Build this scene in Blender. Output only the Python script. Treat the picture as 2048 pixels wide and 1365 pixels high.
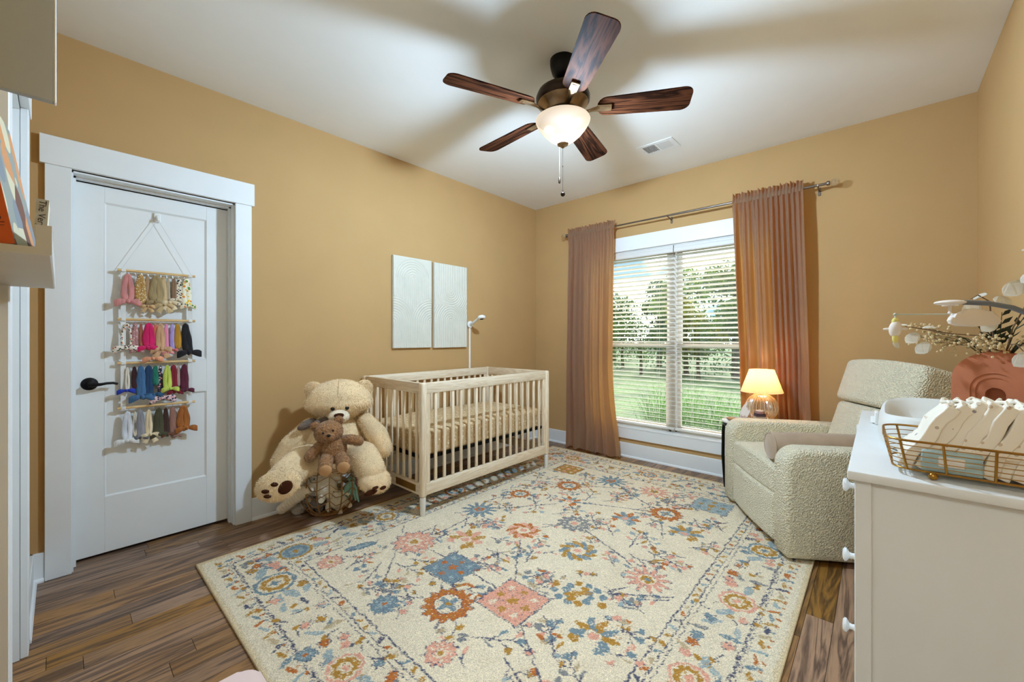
import bpy, bmesh, math, random
import numpy as np
from mathutils import Vector, Matrix, Euler, noise as mnoise

for o in list(bpy.data.objects):
    bpy.data.objects.remove(o, do_unlink=True)
SC = bpy.context.scene
COL = SC.collection
PI = math.pi
RND = random.Random(7)

# ------------------------------------------------------------------ camera
cam_d = bpy.data.cameras.new('camera')
cam_d.sensor_width = 36.0
cam_d.lens = 814.6 / 2048 * 36.0
cam_d.shift_y = -7.0 / 2048
cam_d.clip_start = 0.02
cam_d.clip_end = 300
cam = bpy.data.objects.new('camera', cam_d)
cam.location = (3.051, 0.0, 1.195)
cam.rotation_euler = (PI / 2, 0, math.radians(42.02))
COL.objects.link(cam)
SC.camera = cam

# ------------------------------------------------------------------ exposure
SC.view_settings.view_transform = 'Standard'
SC.view_settings.look = 'None'
SC.view_settings.gamma = 1.0
SC.view_settings.use_curve_mapping = False
SC.view_settings.exposure = 0.35

# ------------------------------------------------------------------ sky and sun
world = bpy.data.worlds.new('sky')
SC.world = world
world.use_nodes = True
wn, wl = world.node_tree.nodes, world.node_tree.links
wn.clear()
w_out = wn.new('ShaderNodeOutputWorld')
w_bg = wn.new('ShaderNodeBackground')
w_tc = wn.new('ShaderNodeTexCoord')
w_map = wn.new('ShaderNodeMapping')
w_map.inputs['Scale'].default_value = (2.2, 2.2, 5.0)
w_no = wn.new('ShaderNodeTexNoise')
w_no.inputs['Scale'].default_value = 1.9
w_no.inputs['Detail'].default_value = 7
w_ramp = wn.new('ShaderNodeValToRGB')
w_ramp.color_ramp.elements[0].position = 0.40
w_ramp.color_ramp.elements[0].color = (0.12, 0.20, 0.30, 1)
w_ramp.color_ramp.elements[1].position = 0.56
w_ramp.color_ramp.elements[1].color = (0.95, 0.97, 1.0, 1)
wl.new(w_tc.outputs['Generated'], w_map.inputs['Vector'])
wl.new(w_map.outputs['Vector'], w_no.inputs['Vector'])
wl.new(w_no.outputs['Fac'], w_ramp.inputs['Fac'])
wl.new(w_ramp.outputs['Color'], w_bg.inputs['Color'])
w_bg.inputs['Strength'].default_value = 3.6
wl.new(w_bg.outputs['Background'], w_out.inputs['Surface'])

sun_d = bpy.data.lights.new('sun', 'SUN')
sun_d.energy = 9.0
sun_d.angle = math.radians(2)
sun_d.color = (1.0, 0.95, 0.86)
sun = bpy.data.objects.new('sun', sun_d)
sun.rotation_euler = (math.radians(-42), 0, math.radians(20))
COL.objects.link(sun)

FAN_LIGHT_W = 580.0
FAN_LIGHT_COL = (0.525, 0.75, 1.03)
TABLE_LAMP_W = 3.0
HALL_FILL_W = 44.0  # strength of the added fill light in the hallway

# ------------------------------------------------------------------ helpers
def lin(r, g, b):
    def f(c):
        c /= 255.0
        return c / 12.92 if c <= 0.04045 else ((c + 0.055) / 1.055) ** 2.4
    return (f(r), f(g), f(b), 1.0)

def Rm(rx=0, ry=0, rz=0):
    return Euler((rx, ry, rz)).to_matrix().to_4x4()

def T(x, y, z):
    return Matrix.Translation((x, y, z))

class MB:
    """collects shapes that become ONE mesh object"""
    def __init__(self):
        self.v, self.f, self.m = [], [], []
        self.slot = 0
    def add(self, vs, fs, M=None):
        b = len(self.v)
        if M is not None:
            vs = [tuple(M @ Vector(p)) for p in vs]
        self.v.extend([tuple(p) for p in vs])
        self.f.extend([tuple(b + i for i in f) for f in fs])
        self.m.extend([self.slot] * len(fs))
        return self
    def box(self, x0, x1, y0, y1, z0, z1, M=None):
        vs = [(x0,y0,z0),(x1,y0,z0),(x1,y1,z0),(x0,y1,z0),(x0,y0,z1),(x1,y0,z1),(x1,y1,z1),(x0,y1,z1)]
        fs = [(0,3,2,1),(4,5,6,7),(0,1,5,4),(1,2,6,5),(2,3,7,6),(3,0,4,7)]
        return self.add(vs, fs, M)
    def rbox(self, x0, x1, y0, y1, z0, z1, r=0.01, seg=2, M=None, sub=0, fn=None):
        bm = bmesh.new()
        bmesh.ops.create_cube(bm, size=1.0)
        for v in bm.verts:
            v.co = Vector(((x0+x1)/2 + v.co.x*(x1-x0), (y0+y1)/2 + v.co.y*(y1-y0), (z0+z1)/2 + v.co.z*(z1-z0)))
        if sub:
            bmesh.ops.subdivide_edges(bm, edges=bm.edges[:], cuts=sub, use_grid_fill=True)
            es = [e for e in bm.edges if e.calc_face_angle(0) > 0.5]
        else:
            es = bm.edges[:]
        r = min(r, (x1-x0)*0.49, (y1-y0)*0.49, (z1-z0)*0.49)
        bmesh.ops.bevel(bm, geom=es, offset=r, segments=seg, profile=0.5, affect='EDGES', clamp_overlap=True)
        if fn:
            for v in bm.verts:
                v.co = Vector(fn(v.co))
        bm.verts.index_update()
        self.add([v.co[:] for v in bm.verts], [[v.index for v in f.verts] for f in bm.faces], M)
        bm.free()
        return self
    def cyl(self, p0, p1, r0, r1=None, n=12, cap=True, M=None):
        if r1 is None: r1 = r0
        p0, p1 = Vector(p0), Vector(p1)
        d = (p1 - p0).normalized()
        a = d.orthogonal().normalized(); b = d.cross(a)
        vs, fs = [], []
        for p, r in ((p0, r0), (p1, r1)):
            for i in range(n):
                t = 2*PI*i/n
                vs.append(p + (a*math.cos(t) + b*math.sin(t))*r)
        for i in range(n):
            j = (i+1) % n
            fs.append((i, j, n+j, n+i))
        if cap:
            fs.append(tuple(range(n-1, -1, -1))); fs.append(tuple(range(n, 2*n)))
        return self.add(vs, fs, M)
    def lathe(self, prof, n=24, M=None, wob=None, cap0=False, cap1=False):
        vs, fs = [], []
        k = len(prof)
        for i in range(n):
            t = 2*PI*i/n
            for r, z in prof:
                rr = r * (wob(t, z) if wob else 1.0)
                vs.append((rr*math.cos(t), rr*math.sin(t), z))
        for i in range(n):
            j = (i+1) % n
            for q in range(k-1):
                fs.append((i*k+q, j*k+q, j*k+q+1, i*k+q+1))
        if cap0: fs.append(tuple(i*k for i in range(n-1, -1, -1)))
        if cap1: fs.append(tuple(i*k+k-1 for i in range(n)))
        return self.add(vs, fs, M)
    def tube(self, pts, rad, n=8, closed=False, flat=None, cap=True, up=None, M=None):
        P = [Vector(p) for p in pts]
        k = len(P)
        if not hasattr(rad, '__len__'): rad = [rad]*k
        vs, fs = [], []
        tan = []
        for i in range(k):
            if closed: t = P[(i+1) % k] - P[i-1]
            else: t = P[min(i+1, k-1)] - P[max(i-1, 0)]
            tan.append(t.normalized() if t.length > 1e-9 else Vector((0,0,1)))
        a = Vector(up) if up is not None else tan[0].orthogonal()
        for i in range(k):
            if up is not None: a = Vector(up)
            a = a - tan[i]*a.dot(tan[i])
            a = a.normalized() if a.length > 1e-6 else tan[i].orthogonal().normalized()
            b = tan[i].cross(a)
            for j in range(n):
                th = 2*PI*j/n
                fa, fb = flat if flat else (1, 1)
                vs.append(P[i] + (a*math.cos(th)*fa + b*math.sin(th)*fb)*rad[i])
        m = k if closed else k-1
        for i in range(m):
            i2 = (i+1) % k
            for j in range(n):
                j2 = (j+1) % n
                fs.append((i*n+j, i*n+j2, i2*n+j2, i2*n+j))
        if cap and not closed:
            fs.append(tuple(range(n-1, -1, -1))); fs.append(tuple(range((k-1)*n, k*n)))
        return self.add(vs, fs, M)
    def ell(self, c, r, M=None, nu=24, nv=14, fn=None, rot=None):
        vs, fs = [], []
        if not hasattr(r, '__len__'): r = (r, r, r)
        vs.append((0,0,1)); 
        for i in range(1, nv):
            ph = PI*i/nv
            for j in range(nu):
                th = 2*PI*j/nu
                vs.append((math.sin(ph)*math.cos(th), math.sin(ph)*math.sin(th), math.cos(ph)))
        vs.append((0,0,-1))
        for j in range(nu):
            fs.append((0, 1+j, 1+(j+1) % nu))
        for i in range(nv-2):
            for j in range(nu):
                a = 1+i*nu+j; b = 1+i*nu+(j+1) % nu
                fs.append((a, a+nu, b+nu, b))
        L = len(vs)-1; s = 1+(nv-2)*nu
        for j in range(nu):
            fs.append((s+j, L, s+(j+1) % nu))
        if fn: vs = [fn(Vector(p)) for p in vs]
        X = T(*c)
        if rot is not None: X = X @ rot
        X = X @ Matrix.Diagonal((r[0], r[1], r[2], 1))
        if M is not None: X = M @ X
        return self.add(vs, fs, X)
    def prism(self, poly, h0, h1, axis='z', M=None):
        """2-d outline extruded; axis z: (x,y), axis x: (y,z), axis y: (x,z)"""
        n = len(poly)
        def P(p, h):
            if axis == 'z': return (p[0], p[1], h)
            if axis == 'x': return (h, p[0], p[1])
            return (p[0], h, p[1])
        vs = [P(p, h0) for p in poly] + [P(p, h1) for p in poly]
        fs = [tuple(range(n-1, -1, -1)), tuple(range(n, 2*n))]
        for i in range(n):
            j = (i+1) % n
            fs.append((i, j, n+j, n+i))
        return self.add(vs, fs, M)
    def strip(self, rows, M=None, close_u=False):
        """grid of points rows[i][j]"""
        k = len(rows[0]); vs = [p for r in rows for p in r]; fs = []
        for i in range(len(rows)-1):
            for j in range(k if close_u else k-1):
                j2 = (j+1) % k
                fs.append((i*k+j, i*k+j2, (i+1)*k+j2, (i+1)*k+j))
        return self.add(vs, fs, M)
    def fuzz(self, n, length, width=0.0016, seed=1, droop=0.4):
        """short plush tufts standing on every face of what is collected so far"""
        rr = random.Random(seed)
        tri = []
        V = [Vector(p) for p in self.v]
        areas = []
        for f in self.f:
            a = 0
            for i in range(1, len(f)-1):
                a += (V[f[i]]-V[f[0]]).cross(V[f[i+1]]-V[f[0]]).length
            areas.append(a)
        pick = rr.choices(range(len(self.f)), weights=areas, k=n)
        vs, fs = [], []
        for q in pick:
            f = self.f[q]
            i = rr.randrange(1, len(f)-1)
            a, b, c = V[f[0]], V[f[i]], V[f[i+1]]
            u, v = rr.random(), rr.random()
            if u+v > 1: u, v = 1-u, 1-v
            p = a + (b-a)*u + (c-a)*v
            nn = (b-a).cross(c-a)
            if nn.length < 1e-12: continue
            nn.normalize()
            s = Vector((rr.gauss(0,1), rr.gauss(0,1), rr.gauss(0,1)))
            s = (s - nn*s.dot(nn)).normalized()
            tip = p + nn*length*rr.uniform(.5,1.1) + s*length*rr.uniform(0,.8) + Vector((0,0,-1))*length*droop
            w = nn.cross(s)*width
            k = len(vs)
            vs += [p-w, p+w, tip]; fs.append((k, k+1, k+2))
        return self.add(vs, fs)
    def mesh(self, name, mats, smooth=True, angle=0.7):
        me = bpy.data.meshes.new(name)
        me.from_pydata(self.v, [], self.f)
        if not isinstance(mats, (list, tuple)): mats = [mats]
        for m in mats: me.materials.append(m)
        if len(mats) > 1:
            me.polygons.foreach_set('material_index', self.m)
        me.update()
        if smooth:
            me.polygons.foreach_set('use_smooth', [True]*len(me.polygons))
            me.set_sharp_from_angle(angle=angle)
        return me
    def build(self, name, mats, parent=None, smooth=True, angle=0.7, loc=None, rot=None):
        return link(name, self.mesh(name, mats, smooth, angle), parent, loc, rot)

def link(name, data, parent=None, loc=None, rot=None):
    o = bpy.data.objects.new(name, data)
    COL.objects.link(o)
    if parent is not None: o.parent = parent
    if loc is not None: o.location = loc
    if rot is not None: o.rotation_euler = rot
    return o

def tag(o, label, cat, group=None):
    o['label'] = label; o['category'] = cat
    if group: o['group'] = group
    return o

def thing(name, label, cat, loc=(0,0,0), rz=0.0, group=None):
    o = link(name, None, None, loc, (0,0,rz))
    o.empty_display_size = 0.05
    return tag(o, label, cat, group)

def struct(o, label=None):
    o['kind'] = 'structure'
    if label: o['label'] = label
    return o

def copy_tree(o, parent=None):
    c = o.copy(); COL.objects.link(c)
    c.parent = parent
    for ch in [x for x in bpy.data.objects if x.parent == o]:
        copy_tree(ch, c)
    return c

# ------------------------------------------------------------------ materials
MATS = {}
def newmat(name):
    m = bpy.data.materials.new(name); m.use_nodes = True
    nt = m.node_tree; nt.nodes.clear()
    out = nt.nodes.new('ShaderNodeOutputMaterial')
    MATS[name] = m
    return m, nt.nodes, nt.links, out

def mat(name, col, rough=0.6, metal=0.0, var=0.06, vscale=8.0, bump=0.0, bscale=60.0, sheen=0.0, spec=0.5,
        coat=0.0, col2=None, stretch=None, detail=3.0, trans=0.0, emit=None, estr=0.0, bdist=0.004, bkind='noise', rnd=0.0):
    """procedural surface: noise-varied base colour, optional fine relief"""
    m, N, L, out = newmat(name)
    b = N.new('ShaderNodeBsdfPrincipled')
    b.inputs['Roughness'].default_value = rough
    b.inputs['Metallic'].default_value = metal
    b.inputs['Specular IOR Level'].default_value = spec
    if sheen: 
        b.inputs['Sheen Weight'].default_value = sheen
        b.inputs['Sheen Roughness'].default_value = 0.5
    if coat: b.inputs['Coat Weight'].default_value = coat
    tc = N.new('ShaderNodeTexCoord'); mp = N.new('ShaderNodeMapping')
    if stretch: mp.inputs['Scale'].default_value = stretch
    L.new(tc.outputs['Object'], mp.inputs['Vector'])
    no = N.new('ShaderNodeTexNoise'); no.inputs['Scale'].default_value = vscale; no.inputs['Detail'].default_value = detail
    L.new(mp.outputs['Vector'], no.inputs['Vector'])
    rp = N.new('ShaderNodeValToRGB')
    c2 = col2 if col2 else tuple(max(0, c*(1-var*2)) for c in col[:3]) + (1,)
    rp.color_ramp.elements[0].position = 0.35; rp.color_ramp.elements[1].position = 0.65
    rp.color_ramp.elements[0].color = c2
    rp.color_ramp.elements[1].color = tuple(min(1, c*(1+(0 if col2 else var*.6))) for c in col[:3]) + (1,)
    L.new(no.outputs['Fac'], rp.inputs['Fac'])
    colout = rp.outputs['Color']
    if rnd:
        oi = N.new('ShaderNodeObjectInfo'); hs = N.new('ShaderNodeHueSaturation')
        mr = N.new('ShaderNodeMapRange'); mr.inputs['To Min'].default_value = 1-rnd; mr.inputs['To Max'].default_value = 1+rnd
        L.new(oi.outputs['Random'], mr.inputs['Value']); L.new(mr.outputs['Result'], hs.inputs['Value'])
        L.new(colout, hs.inputs['Color']); colout = hs.outputs['Color']
    L.new(colout, b.inputs['Base Color'])
    if bump:
        if bkind == 'voronoi':
            bn = N.new('ShaderNodeTexVoronoi'); h = bn.outputs['Distance']
        else:
            bn = N.new('ShaderNodeTexNoise'); bn.inputs['Detail'].default_value = 4; h = bn.outputs['Fac']
        bn.inputs['Scale'].default_value = bscale
        L.new(mp.outputs['Vector'], bn.inputs['Vector'])
        bu = N.new('ShaderNodeBump'); bu.inputs['Strength'].default_value = bump; bu.inputs['Distance'].default_value = bdist
        L.new(h, bu.inputs['Height']); L.new(bu.outputs['Normal'], b.inputs['Normal'])
    sh = b.outputs['BSDF']
    if emit:
        b.inputs['Emission Color'].default_value = emit; b.inputs['Emission Strength'].default_value = estr
    if trans:
        tr = N.new('ShaderNodeBsdfTranslucent'); mx = N.new('ShaderNodeMixShader')
        L.new(colout, tr.inputs['Color'])
        mx.inputs['Fac'].default_value = trans
        L.new(sh, mx.inputs[1]); L.new(tr.outputs['BSDF'], mx.inputs[2]); sh = mx.outputs['Shader']
    L.new(sh, out.inputs['Surface'])
    return m

def wood_mat(name, c_dark, c_light, rough=0.4, axis='y', scale=1.0, rnd=0.25, coat=0.0, contrast=(0.3, 0.7), bump=0.15, hue=0.0, spec=0.5):
    """grain lines running along one axis, shifted for every object that wears it"""
    m, N, L, out = newmat(name)
    b = N.new('ShaderNodeBsdfPrincipled'); b.inputs['Roughness'].default_value = rough
    b.inputs['Specular IOR Level'].default_value = spec
    if coat: b.inputs['Coat Weight'].default_value = coat; b.inputs['Coat Roughness'].default_value = 0.15
    tc = N.new('ShaderNodeTexCoord'); mp = N.new('ShaderNodeMapping'); oi = N.new('ShaderNodeObjectInfo')
    s = {'x': (1.1, 13, 13), 'y': (13, 1.1, 13), 'z': (13, 13, 1.1)}[axis]
    mp.inputs['Scale'].default_value = tuple(k*scale for k in s)
    ml = N.new('ShaderNodeMath'); ml.operation = 'MULTIPLY'; ml.inputs[1].default_value = 57.0
    cb = N.new('ShaderNodeCombineXYZ')
    L.new(oi.outputs['Random'], ml.inputs[0])
    for i in range(3): L.new(ml.outputs[0], cb.inputs[i])
    L.new(cb.outputs[0], mp.inputs['Location'])
    L.new(tc.outputs['Object'], mp.inputs['Vector'])
    n1 = N.new('ShaderNodeTexNoise'); n1.inputs['Scale'].default_value = 1.0; n1.inputs['Detail'].default_value = 5; n1.inputs['Distortion'].default_value = 1.6
    L.new(mp.outputs['Vector'], n1.inputs['Vector'])
    wv = N.new('ShaderNodeTexNoise'); wv.inputs['Scale'].default_value = 7.0; wv.inputs['Detail'].default_value = 3
    L.new(mp.outputs['Vector'], wv.inputs['Vector'])
    # growth rings: fold the slow noise into repeated lines
    mm = N.new('ShaderNodeMath'); mm.operation = 'MULTIPLY'; mm.inputs[1].default_value = 9.0
    fr = N.new('ShaderNodeMath'); fr.operation = 'PINGPONG'; fr.inputs[1].default_value = 1.0
    L.new(n1.outputs['Fac'], mm.inputs[0]); L.new(mm.outputs[0], fr.inputs[0])
    av = N.new('ShaderNodeMix'); av.data_type = 'FLOAT'; av.inputs['Factor'].default_value = 0.5
    L.new(fr.outputs[0], av.inputs['A']); L.new(wv.outputs['Fac'], av.inputs['B'])
    rp = N.new('ShaderNodeValToRGB')
    rp.color_ramp.elements[0].position = contrast[0]; rp.color_ramp.elements[0].color = c_dark
    rp.color_ramp.elements[1].position = contrast[1]; rp.color_ramp.elements[1].color = c_light
    L.new(av.outputs['Result'], rp.inputs['Fac'])
    hs = N.new('ShaderNodeHueSaturation'); mr = N.new('ShaderNodeMapRange')
    mr.inputs['To Min'].default_value = 1-rnd; mr.inputs['To Max'].default_value = 1+rnd
    L.new(oi.outputs['Random'], mr.inputs['Value']); L.new(mr.outputs['Result'], hs.inputs['Value'])
    if hue:
        m3 = N.new('ShaderNodeMath'); m3.operation = 'FRACT'; m4 = N.new('ShaderNodeMath'); m4.operation = 'MULTIPLY'; m4.inputs[1].default_value = 7.31
        L.new(oi.outputs['Random'], m4.inputs[0]); L.new(m4.outputs[0], m3.inputs[0])
        mr2 = N.new('ShaderNodeMapRange'); mr2.inputs['To Min'].default_value = 0.5-hue; mr2.inputs['To Max'].default_value = 0.5+hue
        L.new(m3.outputs[0], mr2.inputs['Value']); L.new(mr2.outputs['Result'], hs.inputs['Hue'])
        mr3 = N.new('ShaderNodeMapRange'); mr3.inputs['To Min'].default_value = 0.8; mr3.inputs['To Max'].default_value = 1.25
        L.new(m3.outputs[0], mr3.inputs['Value']); L.new(mr3.outputs['Result'], hs.inputs['Saturation'])
    L.new(rp.outputs['Color'], hs.inputs['Color']); L.new(hs.outputs['Color'], b.inputs['Base Color'])
    bu = N.new('ShaderNodeBump'); bu.inputs['Strength'].default_value = bump; bu.inputs['Distance'].default_value = 0.001
    L.new(av.outputs['Result'], bu.inputs['Height']); L.new(bu.outputs['Normal'], b.inputs['Normal'])
    L.new(b.outputs['BSDF'], out.inputs['Surface'])
    return m

def print_mat(name, base, cols, scale=40.0, rough=0.8, thr=0.5, trans=0.0):
    """fabric with scattered small coloured blots (floral prints, dots)"""
    m, N, L, out = newmat(name)
    b = N.new('ShaderNodeBsdfPrincipled'); b.inputs['Roughness'].default_value = rough
    tc = N.new('ShaderNodeTexCoord'); v = N.new('ShaderNodeTexVoronoi'); v.inputs['Scale'].default_value = scale
    L.new(tc.outputs['Object'], v.inputs['Vector'])
    sp = N.new('ShaderNodeSeparateColor'); L.new(v.outputs['Color'], sp.inputs[0])
    rp = N.new('ShaderNodeValToRGB'); rp.color_ramp.interpolation = 'CONSTANT'
    els = rp.color_ramp.elements
    els[0].position = 0; els[0].color = cols[0]
    els[1].position = 1.0/len(cols); els[1].color = cols[1 % len(cols)]
    for i in range(2, len(cols)):
        e = els.new(i/len(cols)); e.color = cols[i]
    L.new(sp.outputs[0], rp.inputs['Fac'])
    lt = N.new('ShaderNodeMath'); lt.operation = 'LESS_THAN'; lt.inputs[1].default_value = thr
    L.new(v.outputs['Distance'], lt.inputs[0])
    mx = N.new('ShaderNodeMix'); mx.data_type = 'RGBA'
    mx.inputs['A'].default_value = base
    L.new(lt.outputs[0], mx.inputs['Factor']); L.new(rp.outputs['Color'], mx.inputs['B'])
    L.new(mx.outputs['Result'], b.inputs['Base Color'])
    L.new(b.outputs['BSDF'], out.inputs['Surface'])
    return m

def glass_mat(name, tint=(1,1,1,1), mixf=0.9, rough=0.02):
    """thin clear pane: light passes straight through, a little gloss on top"""
    m, N, L, out = newmat(name)
    tr = N.new('ShaderNodeBsdfTransparent'); tr.inputs['Color'].default_value = tint
    gl = N.new('ShaderNodeBsdfGlossy'); gl.inputs['Roughness'].default_value = rough
    mx = N.new('ShaderNodeMixShader'); mx.inputs['Fac'].default_value = 1-mixf
    L.new(tr.outputs[0], mx.inputs[1]); L.new(gl.outputs[0], mx.inputs[2]); L.new(mx.outputs[0], out.inputs['Surface'])
    return m

M_WALL = mat('tan_wall_paint', lin(192,154,101), 0.85, var=0.015, vscale=3, bump=0.08, bscale=220, bdist=0.001)
M_CEIL = mat('white_ceiling_paint', lin(238,237,232), 0.9, var=0.012, vscale=2, bump=0.06, bscale=260, bdist=0.001)
M_TRIM = mat('white_trim_paint', lin(234,236,235), 0.45, var=0.012, vscale=4)
M_DOOR = mat('white_door_paint', lin(236,236,232), 0.5, var=0.012, vscale=4, bump=0.05, bscale=160, bdist=0.001)
M_PLANK = wood_mat('brown_oak_floor', lin(92,66,47), lin(160,120,82), 0.38, 'y', 1.0, rnd=0.22, hue=0.005, contrast=(0.25,0.72), bump=0.25)
M_GAP = mat('dark_floor_joint', lin(38,26,18), 0.9)
M_BLACK = mat('matte_black_metal', lin(18,17,17), 0.4, metal=0.6)
M_VOID = mat('closet_shade_dark', lin(30,26,22), 0.95)  # near-black colour paints the shade inside the closet
M_GLASS = glass_mat('window_glass', (0.97,0.99,0.98,1), 0.95)
M_VINYL = mat('cream_vinyl_window_frame', lin(214,206,194), 0.4, var=0.01)
# ================================================================== the room
RX, RY0, RY1, RH = 3.504, -0.10, 3.806, 2.72
TH = 0.14
# --- floor of single planks
fl_b = MB(); fl_b.box(-0.3, RX+0.1, RY0-0.2, RY1+0.1, -0.06, -0.012)
floor = struct(fl_b.build('floor', M_GAP, smooth=False), 'dark stained oak plank floor')
PW = 0.0945
rp_ = random.Random(3)
x = -0.255; row = 0
while x < RX + 0.05:
    y = RY0 - 0.18 - rp_.uniform(0, 0.9)
    while y < RY1 + 0.02:
        ln = rp_.choice((0.62, 0.85, 1.1, 1.35, 1.6))
        y0, y1 = max(y, RY0-0.18), min(y+ln, RY1+0.05)
        if y1 - y0 > 0.02:
            g = 0.0006; c = 0.0009
            x0, x1, ya, yb = -PW/2+g, PW/2-g, -(y1-y0)/2+g, (y1-y0)/2-g
            mb = MB()
            vs = [(x0,ya,-0.012),(x1,ya,-0.012),(x1,yb,-0.012),(x0,yb,-0.012),
                  (x0,ya,-c),(x1,ya,-c),(x1,yb,-c),(x0,yb,-c),
                  (x0+c,ya+c,0),(x1-c,ya+c,0),(x1-c,yb-c,0),(x0+c,yb-c,0)]
            fs = [(8,9,10,11)] + [(i,(i+1)%4,4+(i+1)%4,4+i) for i in range(4)] + [(4+i,4+(i+1)%4,8+(i+1)%4,8+i) for i in range(4)]
            mb.add(vs, fs)
            mb.build('plank', M_PLANK, floor, smooth=False, loc=(x, (y0+y1)/2, 0))
        y += ln
    x += PW; row += 1

# --- ceiling
cb_ = MB(); cb_.box(-TH, RX+TH, RY0-TH, RY1+TH, RH, RH+0.1)
struct(cb_.build('ceiling', M_CEIL, smooth=False), 'flat white painted ceiling')

# --- left wall with a closet doorway (Y 0.04..0.745)
DY0, DY1, DH = 0.04, 0.745, 2.045
w = MB()
w.box(-TH, 0, RY0-TH, DY0, -0.01, RH); w.box(-TH, 0, DY1, RY1+TH, -0.01, RH); w.box(-TH, 0, DY0, DY1, DH, RH)
struct(w.build('wall_left', M_WALL, smooth=False), 'tan painted wall behind the crib')
w = MB(); w.box(-0.36, -0.34, DY0-0.1, DY1+0.1, 0, DH+0.1); w.box(-0.34, -TH, DY0-0.1, DY0-0.08, 0, DH+0.1); w.box(-0.34, -TH, DY1+0.08, DY1+0.1, 0, DH+0.1); w.box(-0.36, -TH, DY0-0.1, DY1+0.1, DH+0.1, DH+0.12)
struct(w.build('wall_closet', M_VOID, smooth=False), 'closet shell behind the door, coloured dark as its shade')
# window wall, opening X 0.79..2.43, Z 0.30..2.06
WX0, WX1, WZ0, WZ1 = 0.79, 2.43, 0.30, 2.06
w = MB()
w.box(0, WX0, RY1, RY1+TH, -0.01, RH); w.box(WX1, RX, RY1, RY1+TH, -0.01, RH)
w.box(WX0, WX1, RY1, RY1+TH, -0.01, WZ0); w.box(WX0, WX1, RY1, RY1+TH, WZ1, RH)
struct(w.build('wall_window', M_WALL, smooth=False), 'tan painted wall around the window')
w = MB(); w.box(RX, RX+TH, RY0-TH, RY1+TH, -0.01, RH)
struct(w.build('wall_right', M_WALL, smooth=False), 'tan painted wall behind the dresser')
# near wall with a second door X 0.685..1.45
NX0, NX1 = 0.685, 1.45
w = MB()
HD0, HD1 = 2.36, 3.34     # doorway added to let the hallway fill light in
w.box(0, NX0, RY0-TH, RY0, -0.01, RH); w.box(NX1, HD0, RY0-TH, RY0, -0.01, RH); w.box(HD1, RX, RY0-TH, RY0, -0.01, RH); w.box(NX0, NX1, RY0-TH, RY0, DH, RH); w.box(HD0, HD1, RY0-TH, RY0, DH, RH)
struct(w.build('wall_near', M_WALL, smooth=False), 'tan painted wall beside the camera')

# --- unseen hallway added behind the camera to hold a fill lamp
HY0_, HY1_ = -1.75, RY0-TH
w = MB(); w.box(1.75, 1.85, HY0_, HY1_, -0.01, RH); w.box(RX+0.2, RX+0.3, HY0_, HY1_, -0.01, RH); w.box(1.75, RX+0.3, HY0_-0.1, HY0_, -0.01, RH)
M_ADDED_HALL = mat('added_hall_off_white', lin(222,219,212), 0.85, var=0.012, vscale=3)
struct(w.build('wall_hall_added', M_ADDED_HALL, smooth=False), 'off white walls of the added hallway')
w = MB(); w.box(1.75, RX+0.3, HY0_-0.1, HY1_-0.001, RH, RH+0.1); struct(w.build('ceiling_hall_added', M_CEIL, smooth=False), 'white ceiling of the added hallway')
w = MB(); w.box(1.75, RX+0.3, HY0_-0.1, HY1_+0.06, -0.06, -0.0125); struct(w.build('floor_hall_added', M_PLANK, smooth=False), 'dark oak floor of the added hallway')
hl = thing('added_fill_lamp', 'unseen white dome lamp added behind the camera as fill light', 'added fill lamp', (2.85, -0.95, RH))  # unseen lamp, added to brighten the near side of the dresser
m = MB(); m.lathe([(0,-0.0005),(0.15,-0.0005),(0.155,-0.012),(0.15,-0.024),(0,-0.024)], 32); m.build('base_ring', M_TRIM, hl)
m = MB(); m.lathe([(0.142,-0.024),(0.138,-0.05),(0.115,-0.078),(0.07,-0.096),(0,-0.102)], 32); m.build('dome', mat('added_lit_dome', lin(240,240,236), 0.5, emit=(0.95,0.98,1,1), estr=1.2), hl)
h_l = bpy.data.lights.new('added_fill_light', 'POINT'); h_l.energy = HALL_FILL_W; h_l.color = (0.86,0.95,1.0); h_l.shadow_soft_size = 0.15
h_o = bpy.data.objects.new('added_fill_light', h_l); COL.objects.link(h_o); h_o.parent = hl; h_o.location = (0,0,-0.27)

# --- baseboards with a shoe mould
def baseboard(name, label, a, b, side):
    """profile swept along a wall; side = inward normal"""
    prof = [(0,0.012),(0.026,0.0),(0.026,0.008),(0.022,0.016),(0.015,0.02),(0.015,0.138),(0.012,0.142),(0,0.142)]
    prof = [(0,0.0)] + prof[1:]
    m = MB(); nx, ny = side
    vs = []
    for (px, py) in (a, b):
        for d, z in prof: vs.append((px+nx*d, py+ny*d, z))
    k = len(prof)
    fs = [(i, (i+1) % k, k+(i+1) % k, k+i) for i in range(k)] + [tuple(range(k)), tuple(range(2*k-1, k-1, -1))]
    m.add(vs, fs)
    return struct(m.build(name, M_TRIM, smooth=False), label)
baseboard('baseboard_left', 'white baseboard along the crib wall', (0, 0.835), (0, RY1), (1, 0))
baseboard('baseboard_corner', 'short white baseboard piece beside the closet door', (0, RY0), (0, -0.052), (1, 0))
baseboard('baseboard_window', 'white baseboard under the window', (0, RY1), (RX, RY1), (0, -1))
baseboard('baseboard_right', 'white baseboard behind the dresser', (RX, RY0), (RX, RY1), (-1, 0))
baseboard('baseboard_near', 'white baseboard beside the entry door', (0, RY0), (0.592, RY0), (0, 1))

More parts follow.
